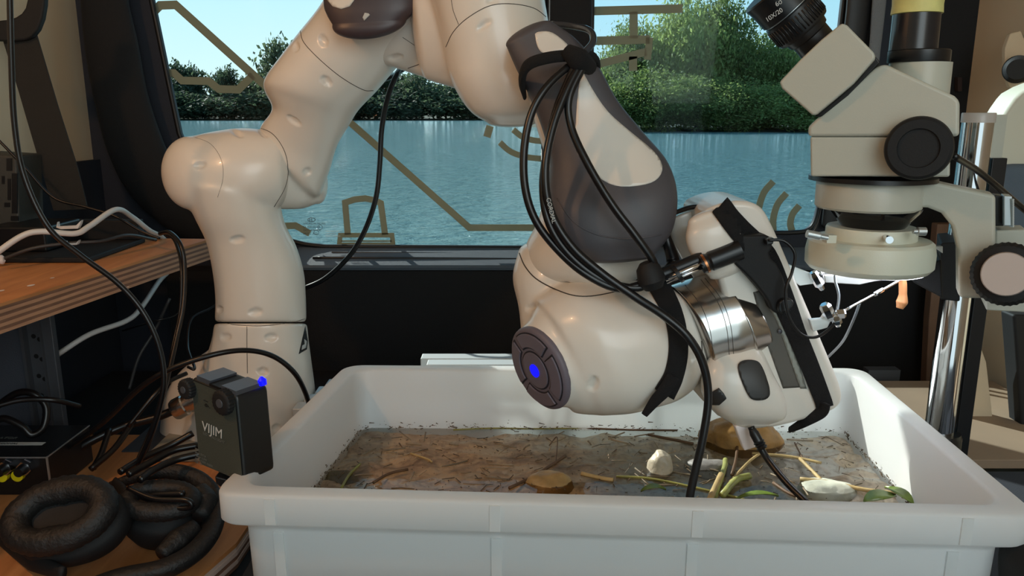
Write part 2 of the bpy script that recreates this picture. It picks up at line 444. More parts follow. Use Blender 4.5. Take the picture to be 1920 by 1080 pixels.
# etched glass mark
etch = M('etched_mark', (60,78,84), .8)
tube('etched_emblem', [W(x, y, YD) for x, y in ell(584, 412, 7, 3.6, 0, 20)+[(591, 412)]], .0006, etch, win1, ring=5, per=1)
text('etched_letter', 'H', W(579, 416, YD), (1, 0, .0), (.25, 0, 1), pxm(10, YD), etch, win1)
for i, s in enumerate(('HYUNDAI MOBIS', 'E4 43R-00768', 'DOT 876 M50', '#4 E 2  AS2')):
    text('etched_line', s, W(569, 421+i*6.2, YD), (1, 0, 0), (0, 0, 1), pxm(5.5, YD), etch, win1)
for c in ((600, 426), (593, 436)):
    tube('etched_circle', [W(x, y, YD) for x, y in ell(c[0], c[1], 4.5, 4.5, 0, 16)+[(c[0]+4.5, c[1])]], .0004, etch, win1, ring=5, per=1)
for i, s in enumerate(('TEMPERED SAFETY', 'LAMI GLASS', 'MADE IN KOREA')):
    text('etched_line', s, W(610, 435+i*4.4, YD), (1, 0, 0), (0, 0, 1), pxm(3.8, YD), M('etched_white', (215,228,230), .8), win1)
# pillar and curved frames
struct(box('trim_3', (W(1027, 200, YW).x, 1.375, -.24), (W(1104, 200, YW).x, 1.40, .75), blackwall, bv=.006))
struct(loft('trim_4', [(140,-120,225,-120,1.36),(152,0,240,0,1.36),(160,90,258,80,1.36),(180,200,275,170,1.36),(205,290,300,250,1.36),(245,365,330,315,1.36),(310,425,375,370,1.36),(390,465,430,400,1.36),(520,510,540,450,1.36)], blackwall, per=5, ring=24, k=.45, capA=.1, capB=.2))
struct(loft('trim_5', [(1640,-60,1668,-60,1.37),(1634,20,1660,20,1.37),(1626,120,1648,120,1.37),(1590,420,1612,420,1.37)], M('grey_flock', (120,124,128), .95, bump=.7, bscale=1200), per=3, ring=16, k=.4))
struct(loft('trim_6', [(1590,-60,1640,-60,1.38),(1586,20,1634,20,1.38),(1570,150,1616,150,1.38),(1540,420,1590,420,1.38)], bead, per=3, ring=16, k=.3))
# side walls, ceiling, floor
def wall(name, a, b, z0, z1, mat, th=.03, out=1):
    a = Vector((a[0], a[1], 0)); b = Vector((b[0], b[1], 0)); d = (b-a).normalized(); nn = Vector((-d.y, d.x, 0))*th*out
    vs = [(p.x, p.y, z) for p in (a, b, b+nn, a+nn) for z in (z0, z1)]
    return struct(mesh(name, vs, [(0,2,3,1),(2,4,5,3),(4,6,7,5),(6,0,1,7),(1,3,5,7),(0,6,4,2)], mat, None, False))
wall('wall_left', (-.80, -1.25), (-.728, 1.40), -1.0, .75, creamwall, .03, 1)
wall('trim_7', (-.79, -1.2), (-.716, 1.40), -1.0, -.085, navy, .012, 1)
wall('wall_right', (.95, -1.25), (.762, 1.40), -1.0, .75, creamwall, .03, -1)
struct(box('floor', (-1.0, -1.25, -1.03), (1.15, 1.45, -1.0), blackm))
struct(box('ceiling', (-1.0, -.5, .75), (1.15, 1.45, .78), creamwall))
struct(box('wall_front', (-1.0, -1.28, -1.0), (-.1, -1.25, .75), creamwall))
struct(box('trim_8', (W(1690, 100, 1.39).x, 1.372, -1), (.765, 1.40, .75), blackwall))
# lake and banks
m, n, o = node_mat('lake_water')
b = n.nodes.new('ShaderNodeBsdfPrincipled'); b.inputs['Base Color'].default_value = lin((122,156,158)); b.inputs['Roughness'].default_value = .06
b.inputs['IOR'].default_value = 1.33
t = n.nodes.new('ShaderNodeTexCoord'); mp = n.nodes.new('ShaderNodeMapping'); mp.inputs['Scale'].default_value = (.55, 1.1, 1)
no = n.nodes.new('ShaderNodeTexNoise'); no.inputs['Scale'].default_value = 2.6; no.inputs['Detail'].default_value = 6; no.inputs['Roughness'].default_value = .62
bp = n.nodes.new('ShaderNodeBump'); bp.inputs['Strength'].default_value = 1.0; bp.inputs['Distance'].default_value = .8
n.links.new(t.outputs['Object'], mp.inputs[0]); n.links.new(mp.outputs[0], no.inputs['Vector']); n.links.new(no.outputs['Fac'], bp.inputs['Height'])
n.links.new(bp.outputs[0], b.inputs['Normal']); n.links.new(b.outputs[0], o.inputs[0])
tag(struct(mesh('lake', [(-400, 4, -2), (400, 4, -2), (400, 900, -2), (-400, 900, -2)], [(0, 1, 2, 3)], m, None, False)))
earth = M('bank_earth', (44,50,34), .9, var=.3, vscale=.3)
def bank(name, P):
    n_ = len(P); vs = [(x, y, -2.2) for x, y in P]+[(x, y+3, -1.85) for x, y in P]+[(x*1.6, y+250, -.5) for x, y in P]; fs = []
    for i in range(n_-1): fs += [(i, i+1, n_+i+1, n_+i), (n_+i, n_+i+1, 2*n_+i+1, 2*n_+i)]
    return struct(mesh(name, vs, fs, earth))
bank('far_bank', [(-140, 158), (-90, 150), (-50, 148), (-20, 150), (6, 150)])
bank('near_bank', [(2, 92), (8, 80), (14, 74), (22, 71), (30, 70), (45, 72), (90, 75)])

# ---------------------------------------------------------------- trees
def leaf_mat(name, c1, c2):
    m, n, o = node_mat(name)
    b = n.nodes.new('ShaderNodeBsdfPrincipled'); b.inputs['Roughness'].default_value = .6
    tr = n.nodes.new('ShaderNodeBsdfTranslucent'); x = n.nodes.new('ShaderNodeMixShader'); x.inputs[0].default_value = .58
    g = n.nodes.new('ShaderNodeNewGeometry'); r = n.nodes.new('ShaderNodeValToRGB'); oi = n.nodes.new('ShaderNodeObjectInfo')
    ad = n.nodes.new('ShaderNodeMath'); ad.operation = 'MULTIPLY_ADD'; ad.inputs[1].default_value = .55
    ml = n.nodes.new('ShaderNodeMath'); ml.operation = 'MULTIPLY'; ml.inputs[1].default_value = .45
    n.links.new(oi.outputs['Random'], ml.inputs[0])
    n.links.new(g.outputs['Random Per Island'], ad.inputs[0]); n.links.new(ml.outputs[0], ad.inputs[2]); n.links.new(ad.outputs[0], r.inputs[0])
    r.color_ramp.elements[0].color = lin(c1); r.color_ramp.elements[1].color = lin(c2)
    n.links.new(r.outputs[0], b.inputs['Base Color']); n.links.new(r.outputs[0], tr.inputs[0])
    n.links.new(b.outputs[0], x.inputs[1]); n.links.new(tr.outputs[0], x.inputs[2]); n.links.new(x.outputs[0], o.inputs[0]); return m
lf_near = leaf_mat('leaves_near', (80,98,52), (160,170,98)); lf_far = leaf_mat('leaves_far', (38,54,44), (80,94,68))
bark = M('bark', (74,66,54), .9)
def crown(seed, nclump, per, size, low=0.0, spread=.105):
    rs = np.random.RandomState(seed); cl = []
    while len(cl) < nclump:
        p = rs.uniform(-1, 1, 3)
        if (p**2).sum() < 1 and (p**2).sum() > .12:
            z = .52+.46*p[2]; wd = .5*(1-.25*max(0, p[2]))
            cl.append((p[0]*wd, p[1]*wd, z))
    cl = np.array(cl); n = nclump*per
    C = np.repeat(cl, per, 0)+rs.normal(0, spread, (n, 3))*np.array([1, 1, .75]); C[:, 2] = np.abs(C[:, 2])
    a = rs.normal(0, 1, (n, 3)); a /= np.linalg.norm(a, axis=1)[:, None]; b = np.cross(a, rs.normal(0, 1, (n, 3))); b /= np.linalg.norm(b, axis=1)[:, None]
    s = size*rs.uniform(.6, 1.4, (n, 1)); V = np.stack([C-a*s, C-b*s*.45, C+a*s, C+b*s*.45], 1).reshape(-1, 3)
    me = bpy.data.meshes.new('crown'); me.vertices.add(4*n); me.vertices.foreach_set('co', V.ravel().astype(np.float32))
    me.loops.add(4*n); me.loops.foreach_set('vertex_index', np.arange(4*n, dtype=np.int32)); me.polygons.add(n)
    me.polygons.foreach_set('loop_start', np.arange(0, 4*n, 4, dtype=np.int32)); me.update(calc_edges=True); me.validate(); return me
near_c = [crown(s, 46, 330, .021) for s in (1, 2, 3)]; far_c = [crown(s, 24, 110, .045) for s in (5, 6)]
for me in near_c: me.materials.append(lf_near)
for me in far_c: me.materials.append(lf_far)
tv, tf = [], []
def add_tube(v, f, pts, r):
    a, b = tube_geo(pts, r, ring=6, per=3); k = len(v); v += list(a); f += [tuple(i+k for i in q) for q in b]
add_tube(tv, tf, [Vector((0,0,0)), Vector((.02,.01,.3)), Vector((-.01,.02,.7))], [.022,.016,.005])
for q in range(6):
    an = q*1.1; add_tube(tv, tf, [Vector((.01,.01,.12+.07*q)), Vector((.18*math.cos(an),.18*math.sin(an),.3+.08*q)), Vector((.33*math.cos(an),.33*math.sin(an),.5+.06*q))], [.01,.006,.002])
tm = bpy.data.meshes.new('trunk'); tm.from_pydata([tuple(p) for p in tv], [], tf); tm.materials.append(bark)
def tree(x, ytop, ybase_z, Y, wpx, me, label, group=None, name='tree', i=0):
    top = W(x, ytop, Y); h = top.z-ybase_z; wd = wpx*Y/FP*1.15
    t = thing(name, (top.x, Y, ybase_z), label, 'tree' if name == 'tree' else 'bush', group)
    for nm, mm in (('crown', me), ('trunk', tm)):
        c = bpy.data.objects.new(nm, mm); COL.objects.link(c); c.parent = t; c.scale = (wd, wd, h/.98); c.rotation_euler = (0, 0, i*1.3)
FT = [(300,150,60,'distant tree at the far left edge of the left pane'),(343,112,46,'small pointed distant tree above the lower printed zigzag, left'),(378,150,60,'low distant tree behind the left half of the printed zigzag'),(420,122,38,'slim distant tree above the dip of the printed zigzag'),(455,150,60,'low distant tree where the two printed lines meet'),(492,146,55,'low distant tree touching the left outline of the upper arm'),(520,82,56,'tallest distant tree, peeping out above the left side of the upper arm'),(556,140,60,'distant tree hidden behind the upper arm'),(610,150,70,'distant tree behind the middle of the upper arm'),(655,150,70,'distant tree just right of the upper arm outline'),(700,134,66,'distant tree left of the cable hanging from the elbow'),(748,128,60,'distant tree right behind the hanging elbow cable'),(790,142,66,'distant tree below the elbow joint'),(835,150,66,'distant tree left of the round forearm joint'),(880,156,66,'distant tree partly behind the round forearm joint'),(930,160,70,'distant tree behind the round forearm joint'),(985,150,60,'distant tree left of the black window pillar')]
for i, (x, y, wp, lb) in enumerate(FT): tree(x, y, -2.0, 156+(i % 3)*4, wp*1.25, far_c[i % 2], lb, 'distant trees across the lake', i=i)
FB = [(318,'leftmost low scrub on the far shore'),(362,'low scrub on the far shore below the small pointed tree'),(408,'low scrub on the far shore below the printed zigzag'),(448,'low scrub on the far shore left of the upper arm'),(490,'low scrub on the far shore touching the upper arm'),(650,'low scrub on the far shore right of the upper arm'),(690,'low scrub on the far shore left of the elbow cable'),(735,'low scrub on the far shore behind the elbow cable'),(780,'low scrub on the far shore right of the elbow cable'),(825,'low scrub on the far shore near the round joint'),(868,'rightmost low scrub on the far shore before the round joint')]
for i, (x, lb) in enumerate(FB): tree(x, 172+(i*7) % 9, -2.1, 153, 92, far_c[(i+1) % 2], lb, 'scrub on the far shore', 'bush', i+3)
NT = [(1125,110,95,'leafy tree just right of the black window pillar, behind the printed bars'),(1178,50,90,'tree with loose top right of the vertical printed bar'),(1235,40,100,'tall tree rising beyond the end of the top printed bar'),(1295,-8,120,'tallest leafy tree of the right bank, its top leaving the picture'),(1352,0,110,'airy tall tree next to the tallest one on its right'),(1405,70,110,'bright green tree below the eyepiece to its left'),(1455,62,100,'tree partly hidden by the black eyepiece'),(1505,95,110,'tree behind the microscope head'),(1560,80,110,'rightmost tree, beside the edge of the right pane')]
for i, (x, y, wp, lb) in enumerate(NT): tree(x, y, -1.9, 80+(i % 3)*2, wp, near_c[i % 3], lb, i=i)
NB = [(1120,165,110,'waterside bush touching the black pillar'),(1180,140,110,'waterside bush behind the grey forearm edge'),(1245,130,110,'waterside bush right of the grey forearm'),(1310,150,120,'waterside bush under the tallest tree'),(1372,150,110,'dark waterside bush in the middle of the right bank'),(1430,160,110,'waterside bush left of the microscope head'),(1490,165,120,'waterside bush just left of the microscope body'),(1545,170,110,'waterside bush behind the microscope body')]
for i, (x, y, wp, lb) in enumerate(NB): tree(x, y, -2.1, 74+(i % 2)*1.5, wp*1.15, near_c[(i+1) % 3], lb, 'waterside bushes on the right bank', 'bush', i)

# ================================================================ FURNITURE
ZT = -.42
# upper plywood shelf, built of plies
A = WZ(0, 569, -.19); Bp = WZ(394, 448, -.19); dirv = (Bp-A).normalized(); A0 = A-dirv*.45
shelf = thing('plywood_shelf', (-.6, .8, -.19), 'orange-brown plywood shelf with layered edge, left under the trays and cables', 'shelf')
def prism(name, P, z0, z1, mat, parent):
    n_ = len(P); vs = [(x, y, z1) for x, y in P]+[(x, y, z0) for x, y in P]
    return mesh(name, vs, [tuple(range(n_)), tuple(range(2*n_-1, n_-1, -1))]+[(i, (i+1) % n_, n_+(i+1) % n_, n_+i) for i in range(n_)], mat, parent, False)
zt = -.19; npl = 9; tks = .0305/npl
for i in range(npl):
    of = -.0006*(i % 2)
    P = [(A0.x+of, A0.y), (Bp.x+of, Bp.y), (-.712, Bp.y+.02), (-.728, A0.y)]
    prism('ply', P, zt-(i+1)*tks, zt-i*tks, wood_top if i == 0 else (ply_d if i % 2 else ply_l), shelf)
for x, y, r_ in ((2, 545, 5), (58, 535, 6), (98, 521, 3.5), (240,560-22,2)):
    c = WZ(x, y, -.19+.0004); rr = r_*c.y/FP
    mesh('paint_fleck', [c+Vector((rr*math.cos(f), rr*1.6*math.sin(f), 0)) for f in (k*math.pi/5 for k in range(10))]+[c+Vector((0, 0, -.0006))], [tuple(range(10))], conn_w, shelf, False)
# lower tabletop
c0 = WZ(443, 1018, ZT); c1 = WZ(372, 1080, ZT)
tab = thing('plywood_tabletop', (-.5, .8, ZT), 'lower plywood tabletop with a pale worn edge under headphones and robot base', 'table')
dd = (c1-c0).normalized(); e1 = c0+dd*.5; e0 = c0-dd*.12
for i in range(6):
    P = [(e1.x, e1.y), (c0.x, c0.y), (-.262, 1.135), (-.475, 1.135), (-.475, .985), (-.735, .985), (-.76, e1.y)]
    P = [(x-.0005*(i % 2), y) for x, y in P]
    prism('ply', P, ZT-(i+1)*.0045, ZT-i*.0045, wood_top if i == 0 else (M('worn_ply_pale', (205,176,160), .6) if i in (1, 2, 4) else ply_d), tab)
# dark bench below
bench = box('bench_cabinet', (-.70, .25, -1.0), (.55, 1.33, -.448), blackm); tag(bench, 'black bench carcass below the tabletop and the white tray', 'cabinet')
# aluminium slat plate
plate = thing('slatted_aluminium_plate', (.1, 1.07, -.446), 'silvery aluminium plate of parallel slats behind the white tray', 'plate')
yy = .955; i = 0
while yy < 1.195:
    xl = (-.280+.007*i) if yy < 1.07 else (-.152 if yy < 1.13 else (-.140 if i % 2 else -.128))
    box('slat', (xl, yy, -.446), (.40, yy+.026, -.372), M('slat_metal', (196,202,204), .5, .35), plate, bv=.0015); yy += .030; i += 1
pb = box('black_base_board', (-.25, .45, -.446), (.43, .94, ZT), blackm, bv=.002); tag(pb, 'flat black board under the white tray', 'board')
# rack
rack = thing('equipment_rack', (-.6, .97, ZT), 'grey steel rack side with a punched upright under the plywood shelf', 'rack')
xa, xb = W(62, 700, .96).x, W(112, 700, .96).x
up = box('upright', (xa, .955, ZT), (xb, .965, -.2205), rackm, rack, bv=.001)
box('flange', (xa-.001, .945, ZT), (xa+.003, .957, -.2205), rackm, rack); box('flange', (W(92,700,.96).x, .950, ZT), (W(94,700,.96).x, .957, -.2205), rackm, rack)
box('side_panel', (-.714, .958, ZT), (xa, .964, -.2205), rackp, rack)
for k in range(7):
    for dx in (.30, .50):
        z = -.25-.026*k-(.004 if dx > .4 else 0); c = Vector((xa+(xb-xa)*dx, .9548, z))
        lathe('punched_hole', c, c+Vector((0, .002, 0)), [(0, .003), (1, .003)], bead, up, 12)
# ================================================================ CRATE
ZR = -.284
Q = [WZ(393, 926, ZR), WZ(1956, 968, ZR), WZ(1618, 689, ZR), WZ(648, 683, ZR)]
Q = [Vector((p.x, p.y)) for p in Q]
def inset(q, d):
    n_ = len(q); L = []
    for i in range(n_):
        a, b = q[i], q[(i+1) % n_]; t = (b-a).normalized(); nn = Vector((-t.y, t.x)); L.append((a+nn*d, t))
    out = []
    for i in range(n_):
        (p, t), (r, s) = L[i-1], L[i]
        den = t.x*s.y-t.y*s.x; u = ((r.x-p.x)*s.y-(r.y-p.y)*s.x)/den; out.append(p+t*u)
    return out
def rring(d, z, rad, seg=8):
    q = inset(Q, d); out = []
    for i in range(4):
        c = q[i]; a = (q[i-1]-c).normalized()*rad; b = (q[(i+1) % 4]-c).normalized()*rad
        for k in range(seg+1):
            t = k/seg; p = (c+a)*(1-t)**2+c*2*t*(1-t)+(c+b)*t*t; out.append(Vector((p.x, p.y, z)))
    return out
prof = [(.019, -.1355, .016), (.0165, -.133, .017), (.0145, -.038, .018), (.014, -.034, .018), (.002, -.0265, .020), (0, -.024, .021), (0, -.003, .021), (.001, -.001, .021), (.003, 0, .021),
        (.014, 0, .020), (.0165, -.001, .020), (.018, -.003, .020), (.0245, -.125, .018), (.027, -.129, .017), (.032, -.131, .016)]
crate = thing('plastic_crate', (.09, .7, ZT), 'large translucent white plastic tray holding pond water and debris', 'tray')
v, f = skin([rring(d, ZR+z, r_) for d, z, r_ in prof]); cb = mesh('tray_body', v, f, crate_m, crate)
# ribs on the outside faces
def edge_pt(side, t, d):
    q = inset(Q, d); a, b = q[side], q[(side+1) % 4]; return a+(b-a)*t
for side, ts in ((0, (.075, .355, .60, .915)), (1, (.2, .5, .8)), (2, (.1, .4, .6, .9)), (3, (.2, .5, .8))):
    for t in ts:
        q = inset(Q, 0); dd = (q[(side+1) % 4]-q[side]).normalized(); nn = Vector((-dd.y, dd.x)); a = edge_pt(side, t, 0)
        for (lo_, hi_, za, zb) in (((.0008, -.0012), (.0008, -.0012), -.024, -.003), ((.0185, .0155), (.0150, .0125), -.134, -.038)):
            vs = []
            for z, oo in ((za, lo_), (zb, hi_)):
                for s in (-.0040, .0040):
                    for dpt in oo:
                        p = a+dd*s+nn*dpt; vs.append((p.x, p.y, ZR+z))
            mesh('rib', vs, [(0,1,3,2),(4,6,7,5),(0,4,5,1),(2,3,7,6),(0,2,6,4),(1,5,7,3)], crate_m, crate, False)
# pond water surface, sediment film
ZWt = -.352
m, n, o = node_mat('pond_sediment')
b = n.nodes.new('ShaderNodeBsdfPrincipled'); b.inputs['Roughness'].default_value = .35
t = n.nodes.new('ShaderNodeTexCoord'); mp = n.nodes.new('ShaderNodeMapping'); mp.inputs['Scale'].default_value = (9, 17, 9)
n1 = n.nodes.new('ShaderNodeTexNoise'); n1.inputs['Scale'].default_value = 1.3; n1.inputs['Detail'].default_value = 9; n1.inputs['Distortion'].default_value = 1.4; n1.inputs['Roughness'].default_value = .62
r1 = n.nodes.new('ShaderNodeValToRGB'); els = r1.color_ramp.elements
els[0].position = .30; els[0].color = lin((140,114,86)); els[1].position = .72; els[1].color = lin((232,228,218))
for p_, c_ in ((.40, (198,172,144)), (.47, (216,194,168)), (.50, (236,214,184)), (.56, (224,212,198)), (.62, (232,226,216))):
    q_ = els.new(p_); q_.color = lin(c_)
n2 = n.nodes.new('ShaderNodeTexNoise'); n2.inputs['Scale'].default_value = 160; n2.inputs['Detail'].default_value = 4
mx = n.nodes.new('ShaderNodeMixRGB'); mx.blend_type = 'MULTIPLY'; mx.inputs[0].default_value = .6
r2 = n.nodes.new('ShaderNodeValToRGB'); r2.color_ramp.elements[0].position = .36; r2.color_ramp.elements[0].color = (.5, .42, .34, 1); r2.color_ramp.elements[1].position = .52
bp = n.nodes.new('ShaderNodeBump'); bp.inputs['Strength'].default_value = .5; bp.inputs['Distance'].default_value = .003
for a_, b_ in ((t.outputs['Object'], mp.inputs[0]), (mp.outputs[0], n1.inputs['Vector']), (n1.outputs['Fac'], r1.inputs[0]), (t.outputs['Object'], n2.inputs['Vector']), (n2.outputs['Fac'], r2.inputs[0]),
               (r1.outputs[0], mx.inputs[1]), (r2.outputs[0], mx.inputs[2]), (mx.outputs[0], b.inputs['Base Color']), (n1.outputs['Fac'], bp.inputs['Height']), (bp.outputs[0], b.inputs['Normal']), (b.outputs[0], o.inputs[0])): n.links.new(a_, b_)
sed_m = m
def in_crate(u, v, d=.030):
    q = inset(Q, d); a = q[0]+(q[1]-q[0])*u; b_ = q[3]+(q[2]-q[3])*u; return a+(b_-a)*v
vs = []; fs = []; NX, NY = 120, 70; rs = np.random.RandomState(4)
from mathutils import noise
for j in range(NY+1):
    for i in range(NX+1):
        p = in_crate(i/NX, j/NY, .0225); z = -.3595+.0065*noise.fractal(Vector((p.x*22, p.y*34, 0)), 1, 2, 4)
        vs.append((p.x, p.y, min(z, ZWt-.0006)))
fs = [(j*(NX+1)+i, j*(NX+1)+i+1, (j+1)*(NX+1)+i+1, (j+1)*(NX+1)+i) for j in range(NY) for i in range(NX)]
nb_ = len(vs)
sed = mesh('pond_sediment', vs, fs, sed_m); tag(sed, 'brown and grey silt lying in the water of the white tray', 'silt', kind='stuff')
m, n, o = node_mat('pond_water'); 
tt = n.nodes.new('ShaderNodeBsdfTransparent'); tt.inputs[0].default_value = (.93, .95, .93, 1)
g = n.nodes.new('ShaderNodeBsdfGlossy'); g.inputs['Roughness'].default_value = .03; fr = n.nodes.new('ShaderNodeFresnel'); fr.inputs[0].default_value = 1.33
x = n.nodes.new('ShaderNodeMixShader'); no = n.nodes.new('ShaderNodeTexNoise'); no.inputs['Scale'].default_value = 26; no.inputs['Detail'].default_value = 3
tcn = n.nodes.new('ShaderNodeTexCoord'); bp = n.nodes.new('ShaderNodeBump'); bp.inputs['Strength'].default_value = .12; bp.inputs['Distance'].default_value = .004
for a_, b_ in ((tcn.outputs['Object'], no.inputs['Vector']), (no.outputs['Fac'], bp.inputs['Height']), (bp.outputs[0], g.inputs['Normal']), (bp.outputs[0], fr.inputs['Normal']), (fr.outputs[0], x.inputs[0]), (tt.outputs[0], x.inputs[1]), (g.outputs[0], x.inputs[2]), (x.outputs[0], o.inputs[0])): n.links.new(a_, b_)
P = rring(.0220, ZWt, .018)
pw = bpy.data.meshes.new('pond_water'); pw.from_pydata([tuple(p) for p in P], [], [tuple(range(len(P)))])
if pw.polygons[0].normal.z < 0: pw.flip_normals()
tag(link('pond_water', pw, m), 'shallow clear pond water filling the white tray', 'water', kind='stuff')
# stones
def stone(cx, cy, wpx, hpx, zc_, hgt, cols, label, seed, name='stone'):
    c = WZ(cx, cy, zc_); a = wpx*zc(c)/FP/2; bdep = hpx
    bm = bmesh.new(); bmesh.ops.create_icosphere(bm, subdivisions=4, radius=1)
    for v_ in bm.verts:
        d_ = 1+.22*noise.noise(v_.co*1.3+Vector((seed*7.1, 0, 0)))+.05*noise.noise(v_.co*5+Vector((seed, 3, 0)))
        v_.co = Vector((v_.co.x*a*d_, v_.co.y*bdep*d_, v_.co.z*hgt*d_))+c
    me = bpy.data.meshes.new(name); bm.to_mesh(me); bm.free(); me.shade_smooth()
    mt = M('stone_'+str(seed), cols, .45, bump=.5, bscale=120, var=.35, vscale=45)
    return tag(link(name, me, mt), label, 'stone')
stone(1392, 822, 145, .028, -.350, .026, (150,112,60), 'brown ochre stone under the white plug of the robot hand', 1)
stone(1238, 880, 46, .013, -.352, .020, (196,182,160), 'small pale upright stone standing in the water left of the hanging cable', 2)
stone(1330, 884, 90, .018, -.360, .013, (148,142,138), 'grey flat stone just right of the hanging cable', 3)
stone(1545, 925, 105, .022, -.360, .014, (196,196,178), 'whitish oval flat stone at the front right of the tray', 4)
stone(1030, 916, 100, .016, -.360, .017, (166,136,88), 'yellowish brown stone at the front middle of the tray', 5)
stone(635, 905, 75, .018, -.364, .010, (120,104,52), 'olive stone in the front left corner of the tray', 6)
stone(1440, 872, 80, .015, -.362, .009, (176,162,140), 'beige stone between reed stems right of centre', 7)
# reeds, stems, leaves
reed = {'tan': M('reed_tan', (176,150,100), .55, var=.2, vscale=60), 'olive': M('reed_olive', (132,128,62), .5, var=.25, vscale=60),
        'brown': M('reed_brown', (92,66,42), .6, var=.2, vscale=60), 'green': M('reed_green', (150,152,84), .45, var=.25, vscale=80)}
def stem(pts, r, mt, label, z=ZWt+.0008, name='reed_stem'):
    P_ = [WZ(x_, y_, z+(dz[0] if dz else 0)) for x_, y_, *dz in pts]
    return tag(tube(name, P_, r, reed[mt], ring=8, per=5), label, 'plant stem')
stem([(1155,893),(1230,899),(1350,925),(1400,938)], .0012, 'olive', 'long thin olive stem lying front centre of the tray')
stem([(1340,930),(1358,878),(1360,862)], .0026, 'green', 'short thick green stem stub pointing up at front, left one', z=ZWt+.004)
stem([(1355,928),(1380,900),(1406,892)], .0033, 'green', 'thick cut green reed lying beside the hanging cable', z=ZWt+.004)
stem([(1372,890),(1380,860),(1383,828)], .0015, 'brown', 'brown upright twig leaning against the ochre stone', z=ZWt+.003)
stem([(1340,935),(1400,870),(1425,850)], .0014, 'tan', 'tan stalk crossing diagonally behind the green reed')
stem([(1330,938),(1352,890)], .0030, 'tan', 'flat pale split reed standing at the front rim', z=ZWt+.006)
stem([(1500,898),(1560,905),(1620,918),(1680,925)], .0020, 'tan', 'long tan stalk behind the whitish oval stone', z=ZWt+.002)
stem([(1410,850),(1480,856),(1540,868)], .0015, 'tan', 'thin tan stalk right of the white plug')
stem([(1500,860),(1525,885),(1540,900)], .0018, 'tan', 'short tan stalk slanting behind the oval stone')
stem([(1490,830),(1500,850),(1510,870)], .0008, 'brown', 'hair-thin curved brown stem near the right rear silt')
stem([(1215,815),(1260,824),(1300,832)], .0015, 'brown', 'dark brown stick lying left of the ochre stone')
stem([(955,915),(1000,893),(1040,868),(1060,855)], .0016, 'brown', 'brown stick running diagonally above the yellowish stone')
stem([(850,806),(920,803),(1000,804),(1090,803)], .0009, 'olive', 'long green-brown straw floating along the rear wall, left part')
stem([(1010,800),(1100,803),(1180,806),(1270,807)], .0011, 'brown', 'dark straw floating along the rear wall, right part')
stem([(700,905),(730,888),(765,880)], .0014, 'brown', 'curved dark blade front left of the tray')
stem([(640,915),(655,890),(675,870)], .0014, 'olive', 'olive blade beside the olive stone')
stem([(1090,888),(1130,897),(1150,900)], .0022, 'tan', 'short tan fragment left of the pale upright stone')
stem([(770,850),(800,860),(810,866)], .0010, 'tan', 'pale straw bit left of centre')
stem([(1030,835),(1045,820),(1042,870)], .0006, 'brown', 'thin forked twig near the middle')
stem([(1450,905),(1480,925),(1510,935)], .0016, 'brown', 'grey-brown twig left of the oval stone')
# orange worm on right rear corner wall
wp = [W(1604,783,.838),W(1611,788,.84),W(1612,800,.84),W(1608,822,.835)]
tag(tube('worm', wp, [.0008,.0013,.0012,.0006], M('worm_orange', (176,84,48), .4), ring=8), 'thin orange-brown worm stuck on the right rear wall of the tray', 'worm')
vs = []; fs = []; rs = random.Random(23)
for i in range(170):
    u_ = rs.random()**(.8 if i % 2 else 1); p = in_crate(.03+.94*u_, .03+.94*rs.random(), .026); L_ = rs.uniform(.008, .030); an = rs.gauss(0, .7)+(.4 if i % 3 else 2.2)
    d_ = Vector((math.cos(an), math.sin(an), 0))*L_/2; c_ = Vector((p.x, p.y, ZWt+.0004)); k_ = len(vs)
    a_, b_ = tube_geo([c_-d_, c_+Vector((0, rs.uniform(-.002, .002), 0)), c_+d_], rs.choice((.0003, .0005, .0008)), ring=5, per=2); vs += list(a_); fs += [tuple(q+k_ for q in f_) for f_ in b_]
tag(mesh('straw_bits', vs, fs, M('straw_pale', (132,116,94), .6, var=.55, vscale=22)), 'short straw and stem fragments strewn over the silt in the tray', 'straw', kind='stuff')
# green leaves
def leaf(cx, cy, ln, wd, ang, label):
    c = WZ(cx, cy, ZWt+.006); vs = []; N = 8
    for i in range(N+1):
        t_ = i/N; hw = wd*math.sin(math.pi*min(.98, t_+.02))**.8/2
        for s in (-1, 0, 1):
            p = Vector(((t_-.5)*ln, s*hw, .004*math.sin(t_*3)-abs(s)*-.002)); vs.append(c+Matrix.Rotation(ang, 3, 'Z')@p)
    fs = [(i*3+k, i*3+k+1, i*3+k+4, i*3+k+3) for i in range(N) for k in range(2)]
    o_ = mesh('leaf', vs, fs, M('leaf_green', (104,124,52), .35, var=.35, vscale=70)); md = o_.modifiers.new('s', 'SOLIDIFY'); md.thickness = .0005
    return tag(o_, label, 'leaf')
leaf(1650, 938, .036, .018, .3, 'green leaf at the front right of the tray, left one of the pair')
leaf(1685, 932, .034, .014, 1.9, 'green leaf in the front right corner, right one of the pair')
leaf(1420, 935, .040, .008, .1, 'narrow green leaf at the front rim between cable and thick reed')
leaf(1225, 922, .024, .009, .1, 'small mossy leaf at the front rim near the hanging cable')
